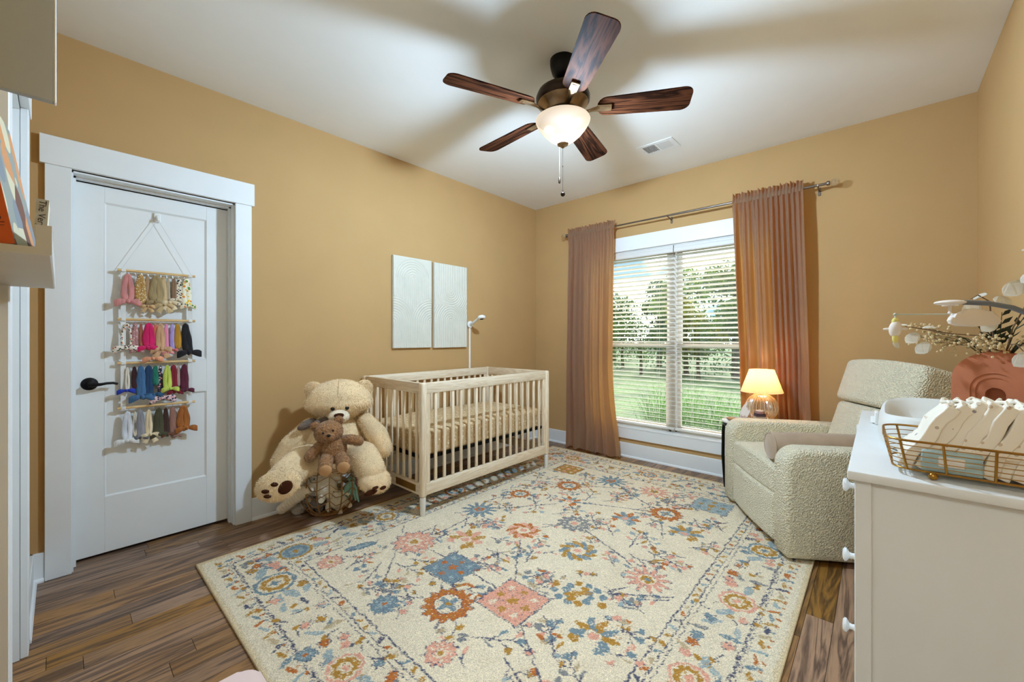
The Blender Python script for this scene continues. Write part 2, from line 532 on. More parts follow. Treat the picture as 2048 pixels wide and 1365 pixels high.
# --- closet door: casing, slab with two panels, lever
tr1 = struct(link('trim_1', None), 'white craftsman casing of the closet door')
m = MB(); m.rbox(0, 0.021, -0.051, DY0, 0, 2.05, 0.002, 1); m.build('side_casing', M_TRIM, tr1, smooth=False)
m = MB(); m.rbox(0, 0.021, DY1, 0.835, 0, 2.05, 0.002, 1); m.build('side_casing', M_TRIM, tr1, smooth=False)
m = MB(); m.rbox(0, 0.026, -0.068, 0.85, 2.05, 2.192, 0.002, 1); m.build('head_casing', M_TRIM, tr1, smooth=False)
m = MB(); m.box(-TH, 0.0, DY0-0.004, DY0+0.006, 0, DH); m.box(-0.098, -0.058, DY0+0.006, DY0+0.016, 0, DH); m.build('jamb', M_TRIM, tr1, smooth=False)
m = MB(); m.box(-TH, 0.0, DY1-0.006, DY1+0.004, 0, DH); m.box(-0.098, -0.058, DY1-0.016, DY1-0.006, 0, DH); m.build('jamb', M_TRIM, tr1, smooth=False)
m = MB(); m.box(-TH, 0.0, DY0, DY1, DH-0.008, DH+0.005); m.box(-0.098, -0.058, DY0+0.006, DY1-0.006, DH-0.018, DH-0.008); m.build('jamb', M_TRIM, tr1, smooth=False)
d1 = struct(link('door_1', None), 'white two panel closet door with headband hanger')
SX = -0.10
y0, y1, z0, z1 = 0.05, 0.735, 0.016, 2.022
py0, py1 = 0.163, 0.618
def door_piece(name, a, b, c, d, xf):
    q = MB(); q.rbox(SX-0.03, xf, a, b, c, d, 0.0015, 1); q.build(name, M_DOOR, d1, smooth=False)
door_piece('stile', y0, py0, z0, z1, SX); door_piece('stile', py1, y1, z0, z1, SX)
door_piece('rail', py0, py1, z0, 0.322, SX); door_piece('rail', py0, py1, 0.857, 1.060, SX); door_piece('rail', py0, py1, 1.935, z1, SX)
def door_panel(c, d):
    q = MB(); e = 0.008
    q.box(SX-0.03, SX-0.008, py0, py1, c, d)
    # sloped sticking around the panel
    o_ = [(SX, py0, c), (SX, py1, c), (SX, py1, d), (SX, py0, d)]
    i_ = [(SX-0.007, py0+e, c+e), (SX-0.007, py1-e, c+e), (SX-0.007, py1-e, d-e), (SX-0.007, py0+e, d-e)]
    q.add(o_+i_, [(k, (k+1) % 4, 4+(k+1) % 4, 4+k) for k in range(4)])
    q.build('panel', M_DOOR, d1, smooth=False)
door_panel(0.322, 0.857); door_panel(1.060, 1.935)
lv = MB()
lv.lathe([(0.0,0.012),(0.012,0.012),(0.02,0.009),(0.031,0.006),(0.034,0.0)], 24, T(SX, 0.106, 0.945) @ Rm(0, PI/2, 0))
lv.cyl((SX, 0.106, 0.945), (SX+0.05, 0.106, 0.945), 0.011, 0.009, 12)
lv.tube([(SX+0.05, 0.100, 0.945), (SX+0.052, 0.12, 0.944), (SX+0.052, 0.145, 0.943), (SX+0.05, 0.17, 0.947), (SX+0.046, 0.195, 0.947), (SX+0.04, 0.212, 0.940)],
        [0.011, 0.011, 0.008, 0.007, 0.007, 0.006], 10)
o = lv.build('lever_handle', M_BLACK, d1); o['label'] = 'black curved lever handle'

# --- entry door in the near wall (seen edge-on)
tr2 = struct(link('trim_2', None), 'white casing of the entry door')
m = MB(); m.rbox(NX0-0.092, NX0, RY0, RY0+0.021, 0, 2.05, 0.002, 1); m.build('side_casing', M_TRIM, tr2, smooth=False)
m = MB(); m.rbox(NX1, NX1+0.092, RY0, RY0+0.021, 0, 2.05, 0.002, 1); m.build('side_casing', M_TRIM, tr2, smooth=False)
m = MB(); m.rbox(NX0-0.108, NX1+0.108, RY0, RY0+0.026, 2.05, 2.192, 0.002, 1); m.build('head_casing', M_TRIM, tr2, smooth=False)
m = MB(); m.box(NX0-0.004, NX0+0.004, RY0-TH, RY0, 0, DH); m.box(NX1-0.004, NX1+0.004, RY0-TH, RY0, 0, DH); m.box(NX0, NX1, RY0-TH, RY0, DH-0.006, DH+0.006); m.build('jamb', M_TRIM, tr2, smooth=False)
d2 = struct(link('door_2', None), 'white entry door seen edge on')
q = MB(); q.rbox(NX0+0.007, NX1-0.007, RY0-0.075, RY0-0.04, 0.012, DH-0.01, 0.002, 1); q.build('slab', M_DOOR, d2, smooth=False)
for (za, zb) in ((0.32, 0.86), (1.06, 1.93)):
    q = MB(); q.rbox(NX0+0.11, NX1-0.11, RY0-0.041, RY0-0.036, za, zb, 0.003, 1); q.build('panel', M_DOOR, d2, smooth=False)

# --- window: casing, frames, sashes, panes
tr3 = struct(link('trim_3', None), 'white craftsman casing of the window')
m = MB(); m.rbox(WX0-0.115, WX1+0.115, RY1-0.026, RY1, WZ1, 2.20, 0.002, 1); m.build('head_casing', M_TRIM, tr3, smooth=False)
m = MB(); m.rbox(WX0-0.092, WX0, RY1-0.021, RY1, WZ0, WZ1, 0.002, 1); m.build('side_casing', M_TRIM, tr3, smooth=False)
m = MB(); m.rbox(WX1, WX1+0.092, RY1-0.021, RY1, WZ0, WZ1, 0.002, 1); m.build('side_casing', M_TRIM, tr3, smooth=False)
m = MB(); m.rbox(WX0-0.092, WX1+0.092, RY1-0.021, RY1, 0.187, WZ0-0.004, 0.002, 1); m.build('apron_casing', M_TRIM, tr3, smooth=False)
m = MB(); m.rbox(WX0-0.004, WX1+0.004, RY1-0.024, RY1+TH, WZ0-0.012, WZ0+0.004, 0.002, 1); m.build('stool', M_TRIM, tr3, smooth=False)
m = MB(); m.box(WX0-0.002, WX0+0.008, RY1, RY1+TH, WZ0, WZ1); m.box(WX1-0.008, WX1+0.002, RY1, RY1+TH, WZ0, WZ1); m.box(WX0, WX1, RY1, RY1+TH, WZ1-0.008, WZ1+0.002); m.build('jamb_liner', M_TRIM, tr3, smooth=False)
win = struct(link('window_1', None), 'white twin double hung window')
WM = 1.605     # mullion centre
m = MB(); m.rbox(WM-0.02, WM+0.02, RY1+0.072, RY1+TH, WZ0, WZ1, 0.003, 1); m.build('mullion', M_VINYL, win, smooth=False)
ZM = 1.115
for (xa, xb) in ((WX0+0.008, WM-0.02), (WM+0.02, WX1-0.008)):
    f = MB(); yf = RY1+0.075
    f.box(xa, xa+0.016, yf, yf+0.06, WZ0, WZ1); f.box(xb-0.016, xb, yf, yf+0.06, WZ0, WZ1)
    f.box(xa, xb, yf, yf+0.06, WZ1-0.03, WZ1); f.box(xa, xb, yf, yf+0.06, WZ0, WZ0+0.028)
    f.build('window_frame', M_VINYL, win, smooth=False)
    for (za, zb, yy) in ((ZM-0.02, WZ1-0.03, yf+0.032), (WZ0+0.028, ZM+0.022, yf+0.006)):
        s = MB(); t = 0.034
        s.box(xa+0.016, xa+0.016+t, yy, yy+0.024, za, zb); s.box(xb-0.016-t, xb-0.016, yy, yy+0.024, za, zb)
        s.box(xa+0.016+t, xb-0.016-t, yy, yy+0.024, zb-t, zb); s.box(xa+0.016+t, xb-0.016-t, yy, yy+0.024, za, za+t)
        so = s.build('sash', M_VINYL, win, smooth=False)
        p = MB(); p.box(xa+0.016+t, xb-0.016-t, yy+0.010, yy+0.014, za+t, zb-t)
        p.build('pane', M_GLASS, so, smooth=False)
# ================================================================== outdoors
GZ = -0.45
M_LAWN = mat('lawn_grass', lin(68,92,40), 0.9, var=0.2, vscale=1.2, col2=lin(42,64,27), detail=8)
g = MB(); g.add([(-60,RY1+0.2,GZ),(60,RY1+0.2,GZ),(60,90,GZ),(-60,90,GZ)], [(0,1,2,3)])
struct(g.build('ground', M_LAWN, smooth=False), 'mown green lawn outside the window')
M_LEAF = [mat('leaf_green_a', lin(100,130,48), 0.7, var=0.25, vscale=3, trans=0.5), mat('leaf_green_b', lin(62,92,42), 0.7, var=0.25, vscale=3, trans=0.5),
          mat('leaf_yellow_green', lin(128,130,48), 0.7, var=0.2, vscale=3, trans=0.5)]
M_BARK = mat('tree_bark', lin(74,62,50), 0.9, var=0.2, vscale=10)
def tree(label, x, y, h, rx, mi, seed, n=2600):
    r = random.Random(seed)
    t = thing('tree', label, 'tree', (x, y, GZ), r.uniform(0, 6), group='trees beyond the lawn')
    tb = MB(); tb.tube([(0,0,-0.05),(0.05,0,h*.3),(-0.04,0.05,h*.6),(0,0,h*.9)], [h*.035,h*.028,h*.018,h*.006], 8)
    for k in range(6):
        a = r.uniform(0, 6.28); z = h*r.uniform(.3,.65); L_ = rx*r.uniform(.5,.8)
        tb.tube([(0,0,z),(math.cos(a)*L_*.5,math.sin(a)*L_*.5,z+h*.08),(math.cos(a)*L_,math.sin(a)*L_,z+h*.18)], [h*.014,h*.009,h*.003], 5)
    tb.build('trunk', M_BARK, t)
    cl = [(r.gauss(0,.42)*rx, r.gauss(0,.42)*rx, h*r.uniform(.28,.92), rx*r.uniform(.28,.5)) for _ in range(16)]
    cl = [(cx*(1.25-.8*max(0,z/h-.3)), cy*(1.25-.8*max(0,z/h-.3)), z, q) for cx, cy, z, q in cl]
    lb = MB(); vs, fs = [], []
    for _ in range(n):
        cx, cy, cz, q = r.choice(cl)
        d = Vector((r.gauss(0,1), r.gauss(0,1), r.gauss(0,1))).normalized()*q*r.uniform(.6,1.05)
        p = Vector((cx, cy, cz)) + d
        s = r.uniform(.07,.15)*h/5
        a = Vector((r.gauss(0,1), r.gauss(0,1), r.gauss(0,1))).normalized(); b = a.orthogonal().normalized()
        k = len(vs)
        vs += [p-a*s, p+b*s*.5, p+a*s, p-b*s*.5]; fs.append((k,k+1,k+2,k+3))
    lb.add(vs, fs)
    lb.build('foliage', M_LEAF[mi], t, smooth=False)
for i, (lab, x, y, h, rx, mi) in enumerate((
    ('light green broad tree at the left edge of the window view', -9.4, 17.5, 4.3, 1.5, 0),
    ('tall dark green tree behind the window mullion', -6.3, 23.0, 4.9, 1.5, 1),
    ('low dark green bush left of the mullion', -7.3, 20.5, 2.6, 1.8, 1),
    ('broad mid green tree right of the mullion', -4.6, 21.0, 5.0, 1.7, 0),
    ('yellow tinged tree in the right window half', -3.1, 18.0, 3.4, 1.2, 2),
    ('round green tree beside the right curtain', -1.2, 18.0, 4.6, 1.5, 0),
    ('tall dark tree at the back of the right window half', -3.0, 26.0, 5.6, 2.0, 1),
    ('short dense shrub under the yellow tinged tree', -4.9, 17.5, 2.2, 1.5, 1),
    ('far green tree seen through the left window half', -11.0, 26.5, 4.6, 2.2, 1),
    ('dark hedge-like shrub beside the left curtain', -8.8, 19.0, 2.4, 1.9, 1),
    ('low dark shrub beside the right curtain', -2.2, 16.8, 2.2, 1.7, 1),
    ('green tree well right of the window view', 2.6, 19.0, 5.0, 1.7, 0), ('dark green tree far right on the lawn edge', 6.2, 22.0, 5.4, 1.9, 1),
    ('light green tree standing far left on the lawn edge', -14.2, 19.0, 4.6, 1.7, 0))):
    tree(lab, x, y, h, rx, mi, 40+i)
# ornamental grass just outside the right sash
M_BLADE = mat('grass_blade', lin(80,126,48), 0.6, var=0.25, vscale=4, trans=0.5)
gb = MB(); r = random.Random(5)
vs, fs = [], []
for _ in range(1300):
    bx, by = r.uniform(1.05,2.1), r.uniform(4.4,5.1)
    a = r.uniform(0,6.28); ln = r.uniform(.75,1.45); sp = r.uniform(.15,.5)*ln
    dx, dy = math.cos(a)*sp, math.sin(a)*sp; w_ = .005
    px, py = -math.sin(a)*w_, math.cos(a)*w_
    k = len(vs)
    for t in (0,.35,.7):
        zz = GZ+ln*(t-.25*t*t)*1.15; xx = bx+dx*t*t; yy = by+dy*t*t; f = 1-t*.7
        vs += [(xx-px*f,yy-py*f,zz),(xx+px*f,yy+py*f,zz)]
    vs.append((bx+dx, by+dy, GZ+ln*.82))
    fs += [(k,k+1,k+3,k+2),(k+2,k+3,k+5,k+4),(k+4,k+5,k+6)]
gb.add(vs, fs)
o = gb.build('ornamental_grass', M_BLADE, smooth=False)
tag(o, 'clump of tall green ornamental grass just outside the right sash', 'grass'); o['kind'] = 'stuff'

# ================================================================== blinds
M_SLAT = mat('white_blind_slat', lin(240,237,230), 0.45, var=0.01, trans=0.22)
M_CORD = mat('white_cord', lin(225,224,220), 0.8)
BY = RY1+0.04
def blind(label, xa, xb):
    b = thing('window_blind', label, 'blind', ((xa+xb)/2, BY, 0), group='white slat blinds in the window')
    hw = (xb-xa)/2
    m = MB()
    prof = [(-0.040,1.985),(-0.046,1.992),(-0.046,2.022),(-0.040,2.03),(-0.040,2.05),(-0.028,2.05),(-0.028,1.985)]
    m.prism(prof, -hw, hw, 'x'); m.build('valance', M_SLAT, b, smooth=False)
    m = MB(); m.box(-hw+.005, hw-.005, -0.025, 0.025, 2.0, 2.045); m.build('head_rail', M_SLAT, b, smooth=False)
    s = MB(); n = 5; vs = []
    for side in (-1, 1):
        for top in (0.0011, -0.0011):
            for i in range(n):
                u = -1 + 2*i/(n-1)
                vs.append((side*(hw-.004), u*.0248, top + .0022*(1-u*u)))
    fs = [(i, i+1, 2*n+i+1, 2*n+i) for i in range(n-1)] + [(n+i+1, n+i, 3*n+i, 3*n+i+1) for i in range(n-1)]
    fs += [(0, 2*n, 3*n, n), (n-1, 2*n-1, 4*n-1, 3*n-1)] + [(i+1, i, n+i, n+i+1) for i in range(n-1)] + [(2*n+i, 2*n+i+1, 3*n+i+1, 3*n+i) for i in range(n-1)]
    s.add(vs, fs); me = s.mesh('slat', M_SLAT, smooth=False)
    for k in range(38):
        z = 1.962 - k*0.0426
        link('slat', me, b, (0, 0, z), (math.radians(-15), 0, 0))
    m = MB(); m.rbox(-hw+.003, hw-.003, -0.024, 0.024, 0.332, 0.35, 0.004, 2); m.build('bottom_rail', M_SLAT, b)
    for cx in (-hw*.62, hw*.62):
        for yy in (-0.0262, 0.0262):
            c = MB(); c.cyl((cx, yy, .34), (cx, yy, 2.0), 0.0009, n=6); c.build('ladder_cord', M_CORD, b)
    return b
BS = 1.637
blind('white faux wood blind covering the left half of the window', WX0+0.012, BS-0.004)
rb = blind('white faux wood blind covering the right half of the window', BS+0.004, WX1-0.012)

# ================================================================== curtain rod and curtains
M_ROD = mat('brushed_nickel_rod', lin(128,116,104), 0.35, metal=0.9)
M_CRYS = glass_mat('clear_crystal', (0.96,0.95,0.93,1), 0.72, 0.05)
RYD, RZD = 3.70, 2.305
rod = thing('curtain_rod', 'thin nickel telescoping curtain rod with crystal ball ends above the window', 'curtain rod', (1.65, RYD, RZD))
m = MB(); m.cyl((-1.12,0,0),(0.02,0,0),0.0075,n=14); m.build('thin_rod', M_ROD, rod)
m = MB(); m.cyl((0.0,0,0),(1.12,0,0),0.0095,n=14); m.build('thick_rod', M_ROD, rod)
for s_ in (-1, 1):
    m = MB(); m.lathe([(0,0),(0.014,0),(0.017,0.004),(0.017,0.016),(0.012,0.02),(0,0.02)], 16, T(s_*1.12,0,0) @ Rm(0, s_*PI/2, 0)); cp = m.build('end_cap', M_ROD, rod)
    m = MB(); m.lathe([(0,0.018),(0.012,0.02),(0.026,0.034),(0.03,0.046),(0.024,0.062),(0.01,0.076),(0,0.078)], 8, T(s_*1.12,0,0) @ Rm(0, s_*PI/2, 0)); m.build('crystal_finial', M_CRYS, cp, smooth=False)
for bx in (-1.07, -0.03, 1.07):
    m = MB(); m.cyl((bx,-0.002,-0.004),(bx,RY1-RYD-0.001,-0.02),0.005,n=8); m.rbox(bx-.009,bx+.009,RY1-RYD-.005,RY1-RYD-.0005,-.05,.012,.002,1); m.tube([(bx,-.012,.004),(bx,-.010,-.008),(bx,0,-.0125),(bx,.010,-.008),(bx,.012,.004)], .003, 6)
    m.build('bracket', M_ROD, rod)

def curtain_mat():
    m, N, L, out = newmat('tan_curtain_cloth')
    b = N.new('ShaderNodeBsdfPrincipled'); b.inputs['Roughness'].default_value = 0.75
    b.inputs['Sheen Weight'].default_value = 0.25
    tc = N.new('ShaderNodeTexCoord'); wv = N.new('ShaderNodeTexNoise'); mp = N.new('ShaderNodeMapping'); mp.inputs['Scale'].default_value = (40, 40, 4)
    L.new(tc.outputs['Object'], mp.inputs['Vector']); L.new(mp.outputs['Vector'], wv.inputs['Vector']); wv.inputs['Scale'].default_value = 4
    rp = N.new('ShaderNodeValToRGB'); rp.color_ramp.elements[0].color = lin(128,110,86); rp.color_ramp.elements[1].color = lin(150,130,102)
    L.new(wv.outputs['Fac'], rp.inputs['Fac']); L.new(rp.outputs['Color'], b.inputs['Base Color'])
    tr = N.new('ShaderNodeBsdfTranslucent'); tr.inputs['Color'].default_value = lin(250,168,56)
    mx = N.new('ShaderNodeMixShader'); mx.inputs['Fac'].default_value = 0.42
    L.new(b.outputs['BSDF'], mx.inputs[1]); L.new(tr.outputs['BSDF'], mx.inputs[2]); L.new(mx.outputs['Shader'], out.inputs['Surface'])
    return m
M_CURT = curtain_mat()
def curtain(label, top, mid, bot, seed, lean=0.0):
    """top/mid/bot: (x left, x right) at rod, at 1.0 m, at floor"""
    c = thing('curtain', label, 'curtain', (0, 0, 0), group='tan curtains at the window')
    r = random.Random(seed)
    def edge(z):
        if z > 1.0:
            t = (z-1.0)/(RZD-1.0); return [mid[i]+(top[i]-mid[i])*t for i in (0, 1)]
        t = (1.0-z)/1.0; t = t*t
        return [mid[i]+(bot[i]-mid[i])*t for i in (0, 1)]
    ph = [r.uniform(0, 6.28) for _ in range(12)]
    nu, zs = 180, [2.283 - 2.268*(i/60)**0.96 for i in range(61)]
    def yo(u, z):
        k = min(1, max(0, (2.29-z)/2.2))
        a1 = 0.010*(1-k)**2 + 0.003
        a2 = 0.05*min(1, k*3.2+.2)
        f1 = math.sin(2*PI*15*u + ph[0] + 1.2*math.sin(5*u+ph[1]))
        uu = u + 0.03*math.sin(2*PI*1.7*u+ph[2]) + 0.012*k*math.sin(6*k+ph[3]+9*u)
        f2 = math.sin(2*PI*6.0*uu + ph[4]) + 0.45*math.sin(2*PI*9.7*uu+ph[5])*(1-.5*k) + .25*math.sin(2*PI*3.1*uu+ph[6])
        gr = 1-2*abs(math.sin(PI*5.6*uu+ph[4]))**0.95
        return a1*f1 + a2*(gr*0.8 + f2*0.42)
    rows = []
    for z in zs:
        xl, xr = edge(z); row_ = []
        low = max(0, (0.30-z)/0.30)
        for j in range(nu+1):
            u = j/nu
            y = RYD - 0.004 + yo(u, z) - 0.055*low**1.5*(0.6+.4*math.sin(2*PI*6*u+ph[4])) - lean*min(1, max(0, 2.0-z))
            zz = z + 0.018*low*math.sin(2*PI*6*u+ph[7]) + (0.006 if z < .05 else 0)
            if 2.2 < z: y = RYD + (y-RYD)*0.9 - .011
            row_.append((xl+(xr-xl)*u + 0.006*math.sin(2*PI*6*u+ph[8])*low, min(y, RY1-.03), max(0.012, zz)))
        rows.append(row_)
    m = MB(); m.strip(rows); m.build('panel', M_CURT, c, angle=3.2)
    # rod pocket and ruffled header
    rows = []
    for z, am, off in ((2.283,.006,-.0165),(2.296,.004,-.0165),(2.312,.004,-.0165),(2.319,.005,-.010),(2.335,.013,-.006),(2.352,.019,-.004),(2.368,.024,-.003)):
        row_ = []
        for j in range(nu+1):
            u = j/nu
            y = RYD + off + am*math.sin(2*PI*21*u+ph[9]+2*math.sin(7*u))*(.7+.3*math.sin(31*u))
            zz = z + (0.006*math.sin(2*PI*13*u+ph[10]) + .004*math.sin(2*PI*29*u) if z > 2.34 else 0)
            row_.append((top[0]+(top[1]-top[0])*u, y, zz))
        rows.append(row_)
    for off, z in ((.012,2.300),):
        pass
    m = MB(); m.strip(rows); m.build('ruffle_header', M_CURT, c, angle=3.2)
    rows = []
    for z, off in ((2.319,-.006),(2.312,.013),(2.298,.0135),(2.284,.012)):
        rows.append([(top[0]+(top[1]-top[0])*j/nu, RYD+off+.003*math.sin(2*PI*21*j/nu+ph[9]), z) for j in range(nu+1)])
    m = MB(); m.strip(rows); m.build('rod_pocket', M_CURT, c, angle=3.2)
    return c
curtain('tan rod pocket curtain on the left of the window, pooling on the floor', (0.545,1.100), (0.525,1.085), (0.515,1.190), 11)
curtain('tan rod pocket curtain on the right, behind the glowing table lamp', (2.157,2.634), (2.195,2.668), (2.26,2.735), 23, lean=-0.045)

# ================================================================== ceiling fan
M_BRONZE = mat('brushed_bronze', lin(150,122,90), 0.32, metal=0.85, var=0.1, vscale=20)
M_DKBRZ = mat('dark_bronze', lin(58,44,34), 0.35, metal=0.8, var=0.1)
M_BLADE_W = wood_mat('walnut_fan_blade', lin(30,16,10), lin(78,44,27), 0.55, 'x', 1.2, rnd=0.1, spec=0.012)
FX, FY = 1.76, 1.85
fan = thing('ceiling_fan', 'five blade walnut ceiling fan with bronze motor and lit glass bowl', 'ceiling fan', (FX, FY, 0))
m = MB(); m.lathe([(0.0,2.7195),(0.07,2.7195),(0.07,2.70),(0.068,2.68),(0.058,2.645),(0.04,2.622),(0.016,2.615),(0.0,2.615)], 32); m.build('canopy', M_BLACK, fan)
m = MB(); m.cyl((0,0,2.56),(0,0,2.63),0.0135,n=16); m.lathe([(0.0,2.60),(0.03,2.60),(0.032,2.58),(0.04,2.565),(0,2.565)],24); m.build('downrod', M_BLACK, fan)
m = MB(); m.lathe([(0.0,2.572),(0.06,2.572),(0.105,2.562),(0.136,2.54),(0.148,2.51),(0.146,2.49),(0.14,2.482),(0.0,2.482)], 40); m.build('motor_housing', M_DKBRZ, fan)
m = MB(); m.lathe([(0.0,2.486),(0.138,2.486),(0.138,2.478),(0.118,2.462),(0.105,2.445),(0.098,2.43),(0.09,2.424),(0,2.424)], 40); m.build('motor_skirt', M_BRONZE, fan)
m = MB(); m.lathe([(0.0,2.428),(0.078,2.428),(0.084,2.42),(0.084,2.405),(0.076,2.398),(0.0,2.398)], 32); m.build('light_fitter', M_BRONZE, fan)
m = MB(); m.lathe([(0.0,2.402),(0.1,2.402),(0.138,2.394),(0.145,2.388),(0.14,2.387),(0.1,2.396),(0.0,2.396)], 40); m.build('added_light_shield', mat('black_light_shield', (.0009,.0009,.0009,1), 1.0, spec=0.0), fan)  # added plate stops lamp light going straight up; blackened to stay dark
bl = MB()
out_ = []
r0, r1, wa, wb = 0.185, 0.665, 0.062, 0.076
for i in range(9):
    t = PI/2 + PI*i/8; out_.append((r0+0.05+0.05*math.cos(t), wa*math.sin(t)))
for k, (cx, cy, s0) in enumerate(((r1-0.045, -(wb-0.04), -PI/2), (r1-0.045, wb-0.04, 0))):
    for i in range(6):
        t = s0 + PI/2*i/5; out_.append((cx+0.045*math.cos(t), cy+0.04*math.sin(t)))
bl.prism(out_, -0.003, 0.003)
ME_BLADE = bl.mesh('blade', M_BLADE_W, smooth=False)
br = MB()
br.tube([(0.085,0,-0.018),(0.125,0,-0.022),(0.16,0,-0.014),(0.2,0,-0.008)], [0.010,0.009,0.011,0.016], 8, flat=(.45,1.3), up=(0,0,1))
br.rbox(0.185,0.262,-0.023,0.023,-0.0125,-0.0035,0.006,2); br.rbox(0.198,0.25,-0.014,0.014,-0.0145,-0.0105,0.003,2)
ME_IRON = br.mesh('blade_bracket', M_BRONZE)
for k in range(5):
    a = math.radians(-40.5 + 72*k)
    b_ = link('blade', ME_BLADE, fan, (0, 0, 2.443)); b_.rotation_mode = 'QUATERNION'
    b_.rotation_quaternion = (Matrix.Rotation(a, 3, 'Z') @ Matrix.Rotation(math.radians(-13), 3, 'X')).to_quaternion()
    link('blade_bracket', ME_IRON, b_)
def bowl_mat():
    m, N, L, out = newmat('frosted_lamp_bowl')
    tr = N.new('ShaderNodeBsdfTransparent'); tr.inputs['Color'].default_value = (1.0,0.97,0.93,1)
    df = N.new('ShaderNodeBsdfPrincipled'); df.inputs['Base Color'].default_value = (0,0,0,1); df.inputs['Specular IOR Level'].default_value = .02; df.inputs['Roughness'].default_value = 0.3
    df.inputs['Emission Color'].default_value = (1.0,0.82,0.62,1)
    # the frosted glass glows strongest next to the bulbs behind it
    tc = N.new('ShaderNodeTexCoord'); vd = N.new('ShaderNodeVectorMath'); vd.operation = 'DISTANCE'; vd.inputs[1].default_value = (.03,.0,2.30)
    L.new(tc.outputs['Object'], vd.inputs[0])
    mr = N.new('ShaderNodeMapRange'); mr.inputs['From Min'].default_value = .05; mr.inputs['From Max'].default_value = .16; mr.inputs['To Min'].default_value = 1.7; mr.inputs['To Max'].default_value = .78
    L.new(vd.outputs['Value'], mr.inputs['Value']); L.new(mr.outputs['Result'], df.inputs['Emission Strength'])
    mx = N.new('ShaderNodeMixShader')
    sx = N.new('ShaderNodeSeparateXYZ'); L.new(tc.outputs['Object'], sx.inputs[0])
    mz = N.new('ShaderNodeMapRange'); mz.inputs['From Min'].default_value = 2.345; mz.inputs['From Max'].default_value = 2.375; mz.inputs['To Min'].default_value = .72; mz.inputs['To Max'].default_value = .85
    L.new(sx.outputs['Z'], mz.inputs['Value']); L.new(mz.outputs['Result'], mx.inputs['Fac'])
    L.new(tr.outputs[0], mx.inputs[1]); L.new(df.outputs[0], mx.inputs[2]); L.new(mx.outputs[0], out.inputs['Surface'])
    return m
m = MB(); m.lathe([(0.146,2.392),(0.149,2.386),(0.147,2.378),(0.142,2.368),(0.128,2.345),(0.104,2.315),(0.075,2.288),(0.045,2.268),(0.02,2.26),(0.0,2.258)], 48)
bowl = m.build('glass_bowl', bowl_mat(), fan)
m = MB(); m.lathe([(0.0,2.268),(0.024,2.266),(0.031,2.259),(0.029,2.253),(0.018,2.247),(0.009,2.244),(0.008,2.238),(0.0,2.236)], 24); m.build('finial', M_BRONZE, fan)
M_BULB = mat('lit_bulb', (.001,.001,.001,1), 1.0, spec=0, emit=(1,0.85,0.65,1), estr=1.6)
for s_ in (-1, 1):
    m = MB(); m.lathe([(0.0,0.05),(0.014,0.046),(0.022,0.034),(0.024,0.022),(0.018,0.006),(0.012,-0.01),(0.0,-0.012)], 16, T(s_*0.06,s_*0.02,2.352) @ Rm(0, s_*1.35, 0))
    m.build('bulb', M_BULB, fan)
M_CHAIN = mat('dull_chain', lin(70,62,54), .8, spec=.1)
for (cx, cy, zt, zb_, kind) in ((-0.105,0.116,2.42,2.135,0), (0.0,0.0,2.238,1.995,1)):
    m = MB(); m.cyl((cx,cy,zb_),(cx,cy,zt),0.0009,n=6); ch = m.build('pull_chain', M_CHAIN, fan)
    m = MB()
    if kind: m.ell((cx,cy,zb_-0.012), 0.0125, nu=16, nv=10); m.cyl((cx,cy,zb_-.002),(cx,cy,zb_+.006),.004,n=8)
    else: m.lathe([(0,0.018),(0.004,0.016),(0.0065,0.006),(0.0065,-0.014),(0.004,-0.02),(0,-0.021)],12,T(cx,cy,zb_-.014))
    m.build('pull_fob', M_DKBRZ, ch)
    m = MB(); m.ell((cx,cy,(zt+zb_)/2+0.02), (0.0025,0.0025,0.006), nu=8, nv=6); m.build('chain_link', M_DKBRZ, ch)
ld = bpy.data.lights.new('fan_lamp', 'POINT'); ld.energy = FAN_LIGHT_W; ld.color = FAN_LIGHT_COL; ld.shadow_soft_size = 0.07
lo = bpy.data.objects.new('fan_lamp', ld); COL.objects.link(lo); lo.parent = fan; lo.location = (0, 0, 2.328)

# ceiling register
M_VENTDK = mat('vent_shade_dark', lin(58,58,56), 0.8)
vn = thing('ceiling_vent', 'white rectangular ceiling register with louvred halves near the window', 'vent', (1.742, 3.195, RH))
m = MB(); a, b2, t = 0.142, 0.094, 0.006
m.rbox(-a, a, -b2, -b2+.03, -t, -.0003, .002, 1); m.rbox(-a, a, b2-.03, b2, -t, -.0003, .002, 1); m.rbox(-a, -a+.034, -b2+.03, b2-.03, -t, -.0003, .002, 1); m.rbox(a-.034, a, -b2+.03, b2-.03, -t, -.0003, .002, 1); m.box(-.008,.008,-b2+.03,b2-.03,-t,-.0003)
m.build('frame', M_TRIM, vn, smooth=False)
m = MB(); m.box(-a+.034, a-.034, -b2+.03, b2-.03, -.0012, -.0003); m.build('backing', M_VENTDK, vn, smooth=False)  # flat dark plate, duct shade put into its colour
lv_ = MB(); lv_.box(-.0012,.0012,-b2+.03,b2-.03,-.0055,.0055); mel = lv_.mesh('louvre', M_TRIM, smooth=False)
for i in range(9):
    link('louvre', mel, vn, (0.016+0.0112*(i), 0, -.0045), (0, math.radians(52), 0))
    link('louvre', mel, vn, (-0.016-0.0112*(i), 0, -.0045), (0, math.radians(-52), 0))
